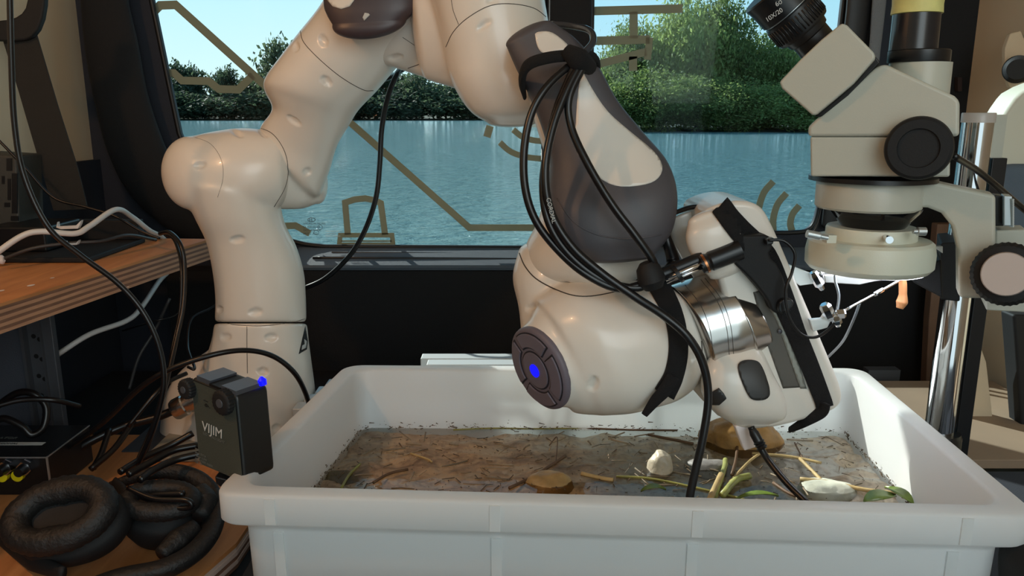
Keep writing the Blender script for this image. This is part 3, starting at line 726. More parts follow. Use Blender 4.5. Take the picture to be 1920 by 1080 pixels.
# debris flakes: nobody could count
vs = []; fs = []; rs = random.Random(11)
for i in range(1300):
    if i < 650:
        u_ = rs.random(); v_ = rs.random()**.8; p = in_crate(.01+.98*u_, .02+.96*v_, .026); z = ZWt+.0006; base = Vector((p.x, p.y, z)); ax = Vector((rs.uniform(-1, 1), rs.uniform(-1, 1), 0)).normalized(); up_ = Vector((0, 0, 1))
    elif i < 1120:
        s = rs.choice((0, 1, 1)); 
        if s: p = in_crate(rs.random(), .995, .0235)
        else: p = in_crate(.003, rs.random(), .0235)
        z = ZWt+abs(rs.gauss(0, .004)); base = Vector((p.x, p.y, z)); ax = Vector((1, 0, rs.uniform(-.6, .6))) if s else Vector((0, 1, rs.uniform(-.6, .6))); ax.normalize(); up_ = Vector((0, -1, .05)) if s else Vector((1, 0, .05))
    else:
        p = in_crate(.997, rs.random(), .0235); z = ZWt+abs(rs.gauss(0, .003)); base = Vector((p.x, p.y, z)); ax = Vector((0, 1, rs.uniform(-.6, .6))).normalized(); up_ = Vector((-1, 0, .05))
    ln = .0009+.012*rs.random()**3.2; wdt = min(ln*.4, rs.uniform(.0005, .0013)); sd = ax.cross(up_).normalized()
    if i >= 650: ln *= .5
    k = len(vs); h_ = up_*.0006
    vs += [base-ax*ln/2-sd*wdt/2, base+ax*ln/2-sd*wdt*.2, base+ax*ln/2+sd*wdt*.2, base-ax*ln/2+sd*wdt/2]+[q+h_ for q in (base-ax*ln/2-sd*wdt/2, base+ax*ln/2-sd*wdt*.2, base+ax*ln/2+sd*wdt*.2, base-ax*ln/2+sd*wdt/2)]
    fs += [(k, k+3, k+2, k+1), (k+4, k+5, k+6, k+7), (k, k+1, k+5, k+4), (k+1, k+2, k+6, k+5), (k+2, k+3, k+7, k+6), (k+3, k, k+4, k+7)]
deb = mesh('plant_debris', vs, fs, M('debris', (84,66,44), .6, var=.5, vscale=25), None, False); tag(deb, 'scattered dark bits of plant debris floating in the tray and sticking to its walls', 'debris', kind='stuff')

# ================================================================ ROBOT ARM
rob = thing('robot_arm', (-.34, 1.02, ZT), 'white jointed robot arm with grey covers reaching from the left over the tray', 'robot arm')
Yb = 1.02
base = fuse('base', [loft_geo([(583,905,345,905,Yb),(590,820,350,820,Yb),(587,740,372,740,Yb),(580,680,392,680,Yb),(575,640,404,640,Yb),(572,607,409,607,Yb)], e=2.3, capA=.02, capB=.02),
    loft_geo([(300,880,480,880,Yb+.0),(308,800,480,800,Yb),(318,740,480,740,Yb+.01),(345,695,480,695,Yb+.02),(395,655,470,655,Yb+.03)], e=2.2, capA=.02, capB=.3, k=.9)], white, rob, it=24)
column = fuse('shoulder_link', [
    loft_geo([(408,603,572,603,Yb),(409,560,571,560,Yb),(404,510,567,510,Yb),(392,455,553,462,Yb-.005),(370,408,532,420,Yb-.015),(345,350,520,370,Yb-.02)], capA=.02, capB=.3),
    loft_geo([(362,256,352,392,.985),(400,247,392,410,.99),(450,240,452,412,1.0),(498,244,506,396,1.01),(520,252,524,385,1.02)], capA=.72, capB=.12, lean=-.25)], white, rob, it=20)
arm2 = fuse('upper_arm_link', [
    loft_geo([(500,240,520,392,1.03),(560,262,566,391,1.05),(594,295,592,382,1.06)], capA=.1, capB=.55),
    loft_geo([(485,255,600,365,1.03),(492,235,618,318,1.02),(512,205,632,272,1.0),(499,172,655,232,.99),(500,148,672,205,.98),(530,105,706,170,.975),(563,62,742,128,.97),(600,15,775,95,.96),(640,-50,830,50,.95),(680,-120,870,0,.94)], capA=.4, capB=.4)], white, rob, it=16)
arm3 = fuse('elbow_link', [
    loft_geo([(735,-90,690,112,.95),(790,-80,760,134,.94),(850,-70,835,160,.92)], capA=.3, capB=.2, k=.6)], white, rob, it=14)
arm4 = fuse('forearm_joint', [
    loft_geo([(785,-80,1005,-80,.87),(810,0,1022,5,.865),(832,90,1036,90,.86),(848,155,1046,160,.855),(880,207,1036,207,.85),(915,231,1005,230,.85)], capA=.3, capB=.18),
    loft_geo([(775,-60,800,150,.90),(850,-60,865,170,.88)], capA=.2, capB=.2, k=.6)], white, rob, it=14)
fore = fuse('forearm_link', [
    loft_geo([(955,90,1030,50,.79),(985,170,1095,125,.785),(1006,240,1140,190,.78),(1022,300,1190,245,.775),(1018,360,1235,310,.775),(1010,410,1240,375,.775),(985,465,1225,450,.77),(995,512,1200,515,.755),(1045,546,1160,548,.745)], capA=.3, capB=.1)], white, rob, it=6)
Yw = .715
PR = 86*.70/FP; PC = W(1013, 690, .690)
_Rv, _Dv, _Fv = Vector((1, 0, 0)), Vector((0, -st, -ct)), Vector((0, ct, -st))
PN = (-.79*_Rv+.334*_Dv-.51*_Fv).normalized(); PA = (Vector((0, 0, 1))-PN*PN.z).normalized(); PB = PN.cross(PA)
pad_geo = skin([[PC+PN*h_+(PA*math.cos(f_)+PB*math.sin(f_))*r_ for f_ in (2*math.pi*k/64 for k in range(64))] for h_, r_ in ((-.075, .046), (-.03, .0475), (-.006, PR*1.03), (0, PR*.99))])
wrist = fuse('wrist_link', [pad_geo, loft_geo([(992,604,1072,771,.703,.75),(1010,575,1105,772,.71,.9),(1060,545,1150,766,.715,.95)], capA=.02, capB=.1),
    loft_geo([(1005,562,1112,772,Yw),(1060,530,1160,766,Yw),(1130,528,1218,752,Yw),(1200,530,1264,738,Yw),(1250,534,1300,714,Yw),(1268,538,1320,690,Yw)], capA=.06, capB=.02, e=2.3, lean=-.15),
    loft_geo([(972,470,1130,470,.775),(961,520,1140,530,.765),(972,575,1120,600,.75),(978,630,1090,660,.735)], capA=.3, capB=.3)], white, rob, it=18)
cover = loft('forearm_cover', [(950,88,1036,42,.752),(966,125,1078,72,.75),(992,180,1120,122,.745),(1016,240,1157,188,.74),(1031,300,1205,248,.735),(1027,352,1250,304,.73),(1033,408,1268,366,.715),(1060,462,1259,432,.705),(1108,490,1226,480,.70)], darkgrey, rob, e=2.6, capA=.35, capB=.12, k=.62, ring=128)
elbow_cov = loft('elbow_cover', [(612,-120,830,-120,.89),(609,-40,805,-40,.89),(608,8,790,0,.89),(614,28,780,20,.888),(624,46,762,38,.885)], M('plum_cover', (66,54,57), .4), rob, e=2.7, capA=.2, capB=.48, k=.42)
# dimples (screw recesses)
for l in ((column, 375,310,10,5,-10), (column, 445,449,12,6,-8), (column, 479,585,12,6,-5), (column, 412,580,5,5,0), (column, 444,250,11,4,35), (column, 493,250,10,4,40),
          (base, 423,632,9,6,0), (base, 509,632,11,6,0), (base, 493,696,9,6,5), (base, 520,803,9,7,0),
          (arm2, 576,322,7,6,0), (arm2, 551,226,14,5,35), (arm2, 612,152,11,6,45), (arm2, 555,88,5,8,0),
          (arm2, 606,76,10,7,60), (arm3, 703,80,12,7,-15), (arm3, 742,108,12,6,-10), (arm4, 907,47,13,5,-35), (arm4, 922,0,10,4,0),
          (fore, 1068,537,16,6,14), (wrist, 995,577,9,5,-10), (wrist, 1112,720,8,13,10), (wrist, 1297,672,6,10,15)):
    dimple(l[0], *l[1:], depth=.0028)
Bw = bvh([column, base]); seam([(410,601),(440,609),(490,611),(540,606),(571,598)], Bw, base); seam([(463,612),(463,650),(464,700)], Bw, base)
seam([(463,698),(490,660),(530,665),(570,710),(585,760)], Bw, base, r=.0002) if False else None
Ba = bvh([column, arm2, arm3]); seam([(478,237),(510,250),(532,280),(540,315),(535,350),(514,388)], Ba, arm2)
seam([(362,256),(395,270),(415,300),(418,335),(408,370)], Ba, column, r=.0002)
seam([(563,58),(570,80),(600,112),(640,145),(680,168),(700,170)], Ba, arm3); seam([(755,70),(785,90),(808,103)], Ba, arm3, r=.0003); seam([(765,128),(790,118),(814,98)], Ba, arm3)
Bf = bvh([arm4, arm3]); seam([(836,88),(850,60),(875,35),(915,12),(955,7),(1000,15),(1028,35)], Bf, arm4); seam([(846,-2),(850,20),(860,46)], Bf, arm4, r=.0003)
Bq = bvh([fore, wrist, cover]); seam([(972,470),(985,500),(1010,526),(1060,550),(1100,556),(1150,548),(1178,538)], Bq, wrist, r=.0006)
seam([(1272,540),(1295,580),(1313,630),(1318,690)], Bq, wrist, r=.0006)
# white inlays on the grey forearm cover
Bc = bvh([cover])
patch('cover_inlay', smooth_open([(1003,64),(1010,60),(1030,60),(1048,70),(1066,88),(1050,96),(1020,100),(1008,88),(1003,66)], 3)[:-1], Bc, .0006, white, cover)
patch('cover_inlay', smooth_open([(1093,135),(1112,170),(1140,210),(1180,246),(1225,284),(1241,312),(1234,334),(1210,346),(1165,350),(1130,338),(1095,305),(1080,280),(1079,240),(1084,170),(1092,136)], 3)[:-1], Bc, .0006, white, cover)
seam([(1045,372),(1075,415),(1120,440),(1180,448),(1240,440)], Bc, cover, mat=darkgrey, r=.0006, name='cover_ridge')
Be = bvh([elbow_cov]); patch('cover_inlay', [(612,-30),(614,0),(624,12),(640,17),(656,12),(668,-5),(675,-30)], Be, .0006, white, elbow_cov)
patch('cover_mark', [(684,24),(691,25),(694,28),(683,39),(680,33)], Be, .0008, print_m, elbow_cov, step=3)
# pilot button pad: a real disc facing left
pad = mesh('button_pad', *skin([[PC+PN*h_+(PA*math.cos(f_)+PB*math.sin(f_))*r_ for f_ in (2*math.pi*k/64 for k in range(64))] for h_, r_ in ((-.004, PR*.98), (0, PR), (.002, PR*.985), (.0036, PR*.93), (.0046, PR*.8), (.0050, PR*.6), (.0052, PR*.3), (.0052, PR*.02))]), padgrey, wrist)
def pad_plate(name, outl, h0, h1, mt):
    n_ = len(outl); dm = lambda x_, y_: float(np.interp(math.hypot(x_, y_), (0, .3, .6, .8, .93, 1), (.0052, .0052, .0050, .0046, .0036, .002)))
    vs = [PC+(PA*x_+PB*y_)*PR+PN*(dm(x_, y_)+h1) for x_, y_ in outl]+[PC+(PA*x_+PB*y_)*PR+PN*(dm(x_, y_)+h0) for x_, y_ in outl]
    o_ = mesh(name, vs, [tuple(range(n_)), tuple(range(2*n_-1, n_-1, -1))]+[(i, (i+1) % n_, n_+(i+1) % n_, n_+i) for i in range(n_)], mt, pad, False); return o_
groove_m = M('groove_dark', (38,33,40), .7)
circ = lambda r_, n_=40: [(r_*math.cos(2*math.pi*k/n_), r_*math.sin(2*math.pi*k/n_)) for k in range(n_)]
def arcseg(a0, a1, r0, r1):
    A_ = [R(a0+(a1-a0)*k/12) for k in range(13)]
    return [(r1*math.cos(q), r1*math.sin(q)) for q in A_]+[(r0*math.cos(q), r0*math.sin(q)) for q in A_[::-1]]
pad_plate('ring_groove', circ(.47), -.002, .0004, groove_m); bevel(pad_plate('centre_button', circ(.435), -.002, .0014, padgrey), .0006)
for a0 in (-40, 50, 140, 230):
    pad_plate('button_groove', arcseg(a0, a0+80, .53, .90), -.003, .0006, groove_m)
    bevel(pad_plate('button', arcseg(a0+3, a0+77, .56, .87), -.003, .0018, padgrey), .0006)
pad_plate('status_light', circ(.155, 24), 0, .0020, blue_led)
# warning triangle on base
patch('warning_label', [(572,612),(577,640),(575,655),(560,664)], Bw, .0004, M('label_black', (14,14,14), .6), base, step=4)
patch('warning_symbol', [(570,636),(575,640),(573,652),(565,656),(566,648),(571,645)], Bw, .0008, print_m, base, step=3)
tag(lathe('cable_connector', W(326,770,.925), W(372,746,.93), [(0,.012),(.1,.0135),(.45,.0135),(.5,.012),(.62,.012),(.65,.0145),(1,.0145)], steel, rob, 24))
box('foot_plate', (W(285,810,.93).x, .90, ZT+.0002), (-.262, 1.12, ZT+.007), M('foot_plate', (150,146,134), .5), rob, bv=.002)
box('foot_plate_lower', (-.49, .93, ZT), (-.27, 1.13, ZT+.0015), rackm, rob)
# force-sensor / flange stack
fl = loft('flange', [(1258,538,1318,702,.705),(1285,529,1345,692,.705),(1310,521,1372,684,.705),(1337,514,1396,672,.705)], steel, rob, e=2, capA=0, capB=.05, lean=-.35, ring=96)
loft('flange_ring', [(1335,516,1396,670,.703),(1372,522,1430,654,.703)], steel, rob, e=2, capA=.02, capB=.05, lean=-.35)
for s in ((1300,522,1363,688),(1306,520,1369,687),(1275,530,1336,696)):
    loft('flange_bead', [(s[0],s[1],s[2],s[3],.705),(s[0]+1.5,s[1]-.5,s[2]+1.5,s[3]-.5,.705)], chrome, rob, e=2, capA=.005, capB=.005, lean=-.35, per=2) if False else None
Bfl = bvh([fl]); 
for dx in (22, 52, 60): seam([(1262+dx,541-dx*.32),(1292+dx,580-dx*.32),(1310+dx,630-dx*.32),(1316+dx,690-dx*.32)], Bfl, fl, r=.0003)
# gripper hand: long housing, shaped by real slabs and lofts
hand = slab('hand_housing', [(1312,402),(1345,383),(1388,375),(1424,383),(1444,408),(1498,535),(1562,685),(1584,742),(1574,768),(1530,784),(1470,800),(1425,808),(1385,700),(1360,560),(1330,470)], .672, .085, white, rob, bv=.011, rnd=2, seg=5)
grip = loft('hand_grip', [(1352,634,1402,626,.69),(1334,662,1425,652,.68),(1318,700,1447,700,.672),(1318,738,1468,745,.67),(1345,775,1470,782,.67),(1378,797,1440,797,.672)], white, rob, e=2.5, capA=.35, capB=.25, k=.6)
loft('hand_grip', [(1292,722,1345,700,.70),(1315,748,1385,728,.695),(1345,778,1420,762,.69)], white, rob, e=2.2, capA=.3, capB=.3, k=.7)
knob1 = loft('hand_shoulder', [(1290,420,1352,398,.672),(1286,450,1375,415,.668),(1300,485,1395,455,.668),(1330,520,1400,490,.672)], white, rob, e=2.2, capA=.4, capB=.4, k=.6)
knob2 = loft('hand_shoulder', [(1262,412,1300,398,.72),(1258,440,1325,420,.72),(1275,480,1340,460,.72),(1300,520,1350,505,.72)], white, rob, e=2.4, capA=.3, capB=.3, k=.6)
Bh = bvh([hand, grip, knob1])
patch('hand_slot', [(1412,548),(1440,540),(1500,726),(1468,728),(1440,650)], Bh, .0006, M('slot_grey', (92,88,82), .5, .3), hand)
patch('slot_plate', [(1419,520),(1440,515),(1462,580),(1500,690),(1512,728),(1500,728),(1455,600),(1424,548)], Bh, .0012, M('slot_metal', (150,150,142), .4, .5), hand)
patch('hand_button', chaikin([(1380,688),(1390,676),(1418,676),(1428,690),(1443,733),(1438,748),(1412,750),(1400,740)], 2), Bh, .0022, M('button_dark', (46,46,46), .45), grip, step=5, thick=.003)
patch('hand_button', [(1334,735),(1348,727),(1357,737),(1362,746),(1350,757),(1336,757)], Bh, .002, M('button_dark'), grip, step=5, thick=.003)
patch('hand_screw', ell(1461, 620, 4.5, 4.5), Bh, .0025, rackm, hand, step=3)
plug = slab('usb_plug_housing', [(1378,800),(1408,792),(1421,838),(1396,846)], .668, .012, conn_w, None, bv=.0015); tag(plug, 'white rectangular plug hanging under the robot hand', 'plug')

# straps
def strap(pts, wd, B, off, label, parent=None, name='hook_and_loop_strap'):
    P_ = cr_interp(pts, 6); T_ = np.gradient(P_, axis=0); T_ /= np.linalg.norm(T_, axis=1)[:, None]; N_ = np.stack([-T_[:, 1], T_[:, 0]], 1)
    ww = np.interp(np.linspace(0, 1, len(P_)), np.linspace(0, 1, len(wd)), wd)[:, None]/2
    out = [tuple(q) for q in P_+N_*ww]+[tuple(q) for q in (P_-N_*ww)[::-1]]
    o_ = patch(name, out, B, off, felt, None, step=7, thick=.002)
    return tag(o_, label, 'strap')
Bs = bvh([wrist, fore])
strap([(1212,498),(1240,548),(1262,595),(1270,650),(1262,700),(1244,736)], (44,38,34,34,34,38), Bs, .003, 'black hook-and-loop strap wrapped around the robot wrist')
tail = tube('strap_tail', pts3([(1262,705,.652),(1246,732,.650),(1228,752,.650),(1208,778,.652)]), [.006,.006,.005,.003], felt, None, ring=10, flat=.45)
tag(tail, 'loose black strap end sticking out below the robot wrist', 'strap')
Bs2 = bvh([hand, knob1])
strap([(1350,388),(1385,430),(1430,480),(1462,550),(1490,620),(1515,680),(1540,745),(1545,762)], (38,44,50,44,36,34,32,32), Bs2, .003, 'long black strap stretched along the robot hand housing')
tag(tube('strap_end', pts3([(1546,755,.667),(1540,772,.667),(1505,793,.675),(1480,806,.70)]), [.007,.0065,.005,.003], felt, ring=10, flat=.35), 'lower end of the long strap folded under the robot hand', 'strap')
fs_ = thing('forearm_strap', W(1045,110,.70), 'black cable strap tied round the top of the grey forearm cover', 'strap')
tube('strap_band', pts3([(984,182,.78),(979,150,.72),(990,122,.70),(1030,108,.695),(1080,104,.70),(1112,106,.72),(1120,135,.76)]), [.003,.0055,.0065,.0065,.0065,.006,.004], felt, fs_, ring=10, flat=.6)
tube('strap_knot', pts3([(1062,95,.693),(1085,112,.688),(1108,128,.70)]), [.006,.010,.006], felt, fs_, ring=10)

# wrist-mounted device and probe
dev = thing('clip_on_camera', W(1425,510,.66), 'black clip-on device strapped to the robot hand beside its slot', 'camera')
slab('camera_body', [(1352,452),(1372,440),(1400,442),(1446,440),(1450,462),(1440,480),(1462,500),(1482,560),(1470,590),(1450,588),(1438,560),(1405,520),(1372,490)], .658, .022, blackm, dev, bv=.003, rnd=1)
slab('camera_clip', [(1462,562),(1486,560),(1490,572),(1470,590),(1458,584)], .652, .01, black, dev, bv=.002, rnd=1)
slab('camera_mount', [(1436,450),(1452,446),(1450,458),(1438,460)], .650, .008, black, dev, bv=.001)
probe = thing('cable_probe', W(1310,495,.655), 'black probe with chrome rods lying across the steel flange', 'probe')
lathe('probe_body', W(1314,497,.655), W(1388,468,.655), [(0,.0065),(.02,.0078),(.15,.008),(.2,.0072),(.25,.0085),(1,.0085)], black, probe, 24)
lathe('probe_ring', W(1320,495,.655), W(1324,493,.655), [(0,.0086),(1,.0086)], M('copper', (180,120,80), .3, 1), probe, 24)
lathe('probe_sleeve', W(1225,522,.66), W(1318,484,.66), [(0,.004),(.05,.0058),(1,.0062)], black, probe, 16)
tube('chrome_rod', pts3([(1248,524,.651),(1322,492,.651)]), .0022, chrome, probe, ring=8, per=2); tube('chrome_rod', pts3([(1250,530,.652),(1322,500,.652)]), .0013, chrome, probe, ring=8, per=2)
lathe('probe_clip', W(1268,516,.650), W(1274,512,.650), [(0,.008),(1,.008)], black, probe, 12)

# clear brackets, bright thumb screws and wire frame
def bracket(pts_out, Y, label, screws, wires):
    t = thing('acrylic_bracket', W(pts_out[0][0], pts_out[0][1], Y), label, 'bracket')
    slab('bracket_arm', pts_out, Y, .006, acryl, t, bv=.001)
    for (a_, b_, r_) in screws: lathe('thumb_screw', W(a_[0], a_[1], Y-.003), W(b_[0], b_[1], Y-.002), [(0,r_*.7),(.15,r_),(.75,r_),(.8,r_*.6),(1,r_*.5)], chrome, t, 6)
    return t
bracket([(1470,500),(1482,497),(1532,517),(1528,532),(1500,536),(1478,520)], .70, 'upper clear plastic bracket with thumb screws, under the ring light', [((1524,510),(1542,543),.0045),((1556,508),(1534,515),.004)], None)
bracket([(1518,600),(1542,598),(1555,578),(1566,585),(1552,615),(1525,622)], .66, 'lower clear plastic bracket with thumb screws, beside the robot hand', [((1545,570),(1560,600),.005),((1585,588),(1562,590),.0045),((1566,590),(1572,612),.004)], None)
frame = thing('wire_frame', W(1690,522,.68), 'triangular wire frame joining the clear brackets to the amber tube', 'wire frame')
slab('frame_bar', [(1545,516),(1688,518),(1690,522),(1640,528),(1612,534),(1548,530)], .685, .004, M('pale_bar', (190,190,186), .35, .5), frame, bv=.0008)
tube('frame_wire', pts3([(1584,582,.665),(1640,552,.67),(1690,524,.68)]), .0012, chrome, frame, ring=8, per=4)
tube('frame_wire', pts3([(1640,552,.668),(1655,543,.672)]), .002, chrome, frame, ring=8, per=2)
tag(tube('amber_tube', pts3([(1692,514,.682),(1693,540,.682),(1692,562,.682),(1687,578,.682)]), [.0026,.0034,.0034,.0050,.003], M('amber', (205,140,92), .35), ring=10), 'amber plastic tube hanging below the ring light at the wire frame tip', 'tube')
sil = M('silver_wire', (150,158,165), .3, .7)
def cable(pts_, r_, mat_, label, Y=None, name='cable', **k): return tag(tube(name, pts3(pts_, Y), r_, mat_, **k), label, 'cable')
cable([(1568,592,.664),(1573,555,.668),(1566,525,.672),(1570,509,.675),(1600,511,.678),(1640,510,.68)], .0012, sil, 'thin silvery lead looping from the lower bracket to the ring light')
cable([(1612,568,.668),(1600,600,.672),(1580,640,.69),(1550,672,.72)], .0012, sil, 'thin grey lead running down behind the robot hand plate')
cable([(1440,450,.65),(1470,452,.648),(1490,475,.646),(1485,510,.646),(1473,545,.645),(1478,590,.645),(1500,625,.646),(1530,632,.648),(1560,612,.655),(1572,590,.66)], .0013, cable_m, 'thin black lead looping right of the clip-on device')
cable([(1262,400,.70),(1300,388,.71),(1335,392,.71)], .0022, cable_m, 'black cable arching over the top of the robot hand')
cable([(1258,402,.70),(1248,425,.70),(1252,455,.70),(1262,490,.70),(1250,505,.69)], [.002,.002,.005,.006,.003], cable_m, 'black moulded cable plug left of the robot hand top')
# cables on forearm
cable([(1094,112,.70),(1060,130,.69),(1020,170,.68),(994,220,.675),(982,290,.67),(986,360,.665),(1008,420,.66),(1055,478,.655),(1105,518,.65),(1160,541,.65),(1215,530,.655)], .0034, cable_m, 'leftmost black cable bowing free beside the grey forearm')
cable([(1090,115,.69),(1062,170,.68),(1036,240,.67),(1022,320,.66),(1032,395,.655),(1070,460,.65),(1125,510,.648),(1190,556,.645),(1245,592,.645),(1290,632,.64),(1318,682,.64),(1328,745,.64),(1318,820,.635),(1302,890,.63),(1293,935,.625),(1288,990,.62)], .0036, cable_m, 'long black cable passing over the wrist and hanging down into the tray water')
cable([(1082,115,.69),(1045,200,.68),(1028,270,.67),(1018,350,.662),(1030,420,.655),(1070,480,.652),(1130,525,.65),(1195,540,.652),(1225,520,.655)], .0034, cable_m, 'thick printed black cable following the inner curve of the forearm')
cable([(1100,112,.69),(1068,180,.68),(1070,235,.675),(1098,300,.665),(1145,380,.655),(1190,440,.65),(1222,485,.65),(1228,505,.655)], .0034, cable_m, 'black cable crossing the grey cover diagonally below its white inlay')
cable([(1035,45,.78),(1075,49,.76),(1106,58,.73),(1112,78,.71),(1095,100,.70)], .003, M('dark_gloss_cable', (50,55,62), .15), 'glossy dark cable loop at the head of the forearm')
tag(lathe('cable_clamp', W(1212,492,.652), W(1226,540,.652), [(0,.006),(.2,.010),(.7,.012),(1,.008)], blackm, None, 16), 'black tie gathering the forearm cables above the wrist strap', 'cable tie')
cable([(1408,800,.66),(1418,825,.655),(1440,862,.645),(1475,905,.625),(1515,945,.605),(1535,975,.60)], .0030, cable_m, 'black cable leaving the white plug towards the front of the tray')
tag(lathe('strain_relief', W(1410,805,.655), W(1430,842,.648), [(0,.003),(.2,.0042),(.6,.0042),(.65,.0052),(.72,.004),(.78,.0052),(.85,.004),(.92,.005),(1,.004)], black, None, 14), 'ribbed black strain relief next to the white plug', 'strain relief')
cable([(760,118,1.02),(745,138,1.06),(728,180,1.08),(716,240,1.09),(712,310,1.09),(705,370,1.09),(685,430,1.1),(655,480,1.12),(610,522,1.14),(565,543,1.16)], .0036, cable_m, 'black cable hanging in front of the left pane from elbow to column')
cable([(715,150,1.1),(738,142,1.08),(758,128,1.04)], .0034, cable_m, 'short black cable end behind the robot elbow')
text('cable_print', 'CORDIAL', W(1024,372,.650), (.25,0,-1), (1,0,.25), .005, print_m, None)
bpy.data.objects['cable_print'].parent = None
tag(bpy.data.objects['cable_print'], 'small pale lettering printed on the thick forearm cable', 'lettering')

# ================================================================ MICROSCOPE
Xp = .487; Yp = .85
NM = (-.42, -.907, .0)
mic = thing('stereo_microscope', (Xp, Yp, ZT), 'pale grey stereo microscope with black eyepiece on a chrome post, right', 'microscope')
head = slab('zoom_body', [(1515,256),(1515,238),(1532,222),(1640,128),(1652,121),(1665,122),(1790,180),(1800,190),(1799,256)], .645, .085, cream_mic, mic, bv=.003, rnd=0, nrm=NM)
slab('lower_housing', [(1519,256),(1783,256),(1781,332),(1520,331)], .647, .08, cream_mic, mic, bv=.002, nrm=NM)
bino = slab('binocular_head', [(1578,43),(1588,47),(1640,100),(1641,110),(1600,157),(1561,190),(1532,214),(1524,217),(1466,166),(1461,154),(1500,112),(1540,74)], .652, .075, cream_mic, mic, bv=.005, nrm=NM)
slab('joint_gap', [(1642,106),(1650,117),(1590,180),(1540,219),(1526,219),(1570,185),(1608,150)], .656, .06, black, mic, bv=.001, nrm=NM)
e0 = W(1535,88,.69); e1 = W(1444,-18,.69); px = lambda n_: n_*.69/FP
eye = lathe('eyepiece', e0, e1, [(0,px(34)),(.2,px(34)),(.22,px(38)),(.30,px(40)),(.31,px(47)),(.34,px(49)),(.62,px(49)),(.64,px(45)),(.66,px(50)),(.9,px(51)),(1,px(53)),(1.02,px(50))], black, mic, 64)
for k in range(44):
    f_ = 2*math.pi*k/44; t_ = (e1-e0).normalized(); a_ = t_.orthogonal().normalized(); b_ = t_.cross(a_); dr = a_*math.cos(f_)+b_*math.sin(f_)
    tube('grip_ridge', [e0+(e1-e0)*.36+dr*px(49.5), e0+(e1-e0)*.58+dr*px(49.5)], .0006, black, eye, ring=6, per=1)
rdir = (W(1470,18,.68)-W(1435,42,.68))
text('eyepiece_marking', '10X/20', W(1438,42,.66), rdir, (0,0,1), .0050, print_m, eye); text('eyepiece_marking', '6σ', W(1456,13,.657), rdir, (0,0,1), .0052, print_m, eye)
tube('eyepiece_ring', [e0+(e1-e0)*.645+(a_*math.cos(f_)+b_*math.sin(f_))*px(46) for f_ in (2*math.pi*k/40 for k in range(41))], .0006, alu, eye, ring=6, per=1)
lathe('head_screw', W(1605,148,.651), W(1605,148,.649), [(0,.0012),(1,.0012)], rackm, mic, 10)
def vlathe(name, cx, Y, prof_px, mat_, parent, seg=64):
    """vertical turned body: (y_px, half-width px)"""
    y0, y1 = prof_px[0][0], prof_px[-1][0]; P0 = W(cx, y0, Y); P1 = W(cx, y1, Y); P1 = Vector((P0.x, P0.y, P1.z)); P0 = P0
    Z0, Z1 = P0.z, P1.z; pr = []
    for y_, r_ in prof_px:
        p = W(cx, y_, Y); pr.append(((p.z-Z0)/(Z1-Z0), r_*zc(p)/FP))
    return lathe(name, P0, P1, pr, mat_, parent, seg)
Ym = .69
vlathe('trinocular_tube', 1726, Ym, [(118,54),(190,54)], cream_mic, mic); vlathe('tube_collar', 1724, Ym, [(94,52),(96,54),(116,54),(118,53)], black, mic)
vlathe('camera_tube', 1728, Ym, [(-60,41),(95,42)], M('satin_black', (30,30,34), .25), mic); vlathe('yellow_tape', 1730, Ym, [(-80,45),(-20,46),(10,44),(26,45),(27,42)], tape, mic)
kn = lathe('zoom_knob', W(1724,278,.648), W(1722,278,.618), [(0,.0235),(.3,.0245),(.8,.0245),(.95,.0235),(1,.0215),(1,.015),(.93,.0145),(.93,.001)], blackm, mic, 64)
vlathe('neck', 1635, Ym, [(330,112),(338,112)], black, mic)
vlathe('mount_ring', 1631, Ym, [(336,92),(340,94),(386,93),(390,89)], cream_mic, mic)
vlathe('objective', 1640, Ym, [(388,82),(394,80),(424,56),(432,56)], M('gloss_black', (16,16,18), .12), mic)
slab('support_arm', [(1700,343),(1745,340),(1790,350),(1867,366),(1868,560),(1802,560),(1797,552),(1796,470),(1785,425),(1765,400),(1740,390),(1700,388)], .655, .03, cream_mic, mic, bv=.003, nrm=NM)
rl = vlathe('ring_light', 1634, Ym, [(424,78),(428,80),(446,80),(447,104),(452,110),(470,113),(494,112),(503,104),(505,98),(505,50)], ring_mat, mic)
vlathe('ring_diffuser', 1634, Ym, [(505.2,92),(506.5,92)], M('ring_led', (255,255,255), .4, emit=(235,242,255), estr=7), rl)
lathe('screw', W(1552,446,.63), W(1513,438,.63), [(0,.002),(.35,.002),(.4,.0032),(1,.0032)], alu, rl, 16)
lathe('screw', W(1712,434,.64), W(1735,434,.64), [(0,.002),(.3,.002),(.35,.0035),(1,.0035)], alu, rl, 16)
lathe('screw', W(1662,446,.652), W(1668,450,.636), [(0,.003),(1,.003)], chrome, rl, 16)
box('screw_boss', W(1550,456,.645), W(1560,438,.655), ring_mat, rl)
# focusing carriage
slab('focus_block', [(1866,432),(1925,430),(1925,486),(1866,486)], .665, .03, cream_mic, mic, bv=.002, nrm=NM)
slab('rack_gap', [(1864,366),(1882,368),(1882,424),(1862,424)], .672, .02, black, mic, bv=.001, nrm=NM)
rk = slab('gear_rack', [(1882,367),(1898,368),(1896,424),(1882,424)], .660, .02, alu, mic, bv=.0008, nrm=NM)
for k in range(12): box('rack_tooth', W(1893,424-k*4.4,.662), W(1899,421.5-k*4.4,.656), alu, rk)
lathe('focus_knob', W(1888,514,.650), W(1886,514,.600), [(0,.0235),(.12,.0255),(.7,.0255),(.8,.0225),(.82,.019)], blackm, mic, 72, knurl=.03)
lathe('knob_cap', W(1886,514,.617), W(1886,514,.603), [(0,.0172),(.8,.0172),(1,.0164)], M('cap_beige', (196,180,172), .5), mic, 48)
slab('carriage_foot', [(1848,560),(1925,562),(1925,586),(1849,582)], .668, .05, cream_mic, mic, bv=.0015, nrm=NM)
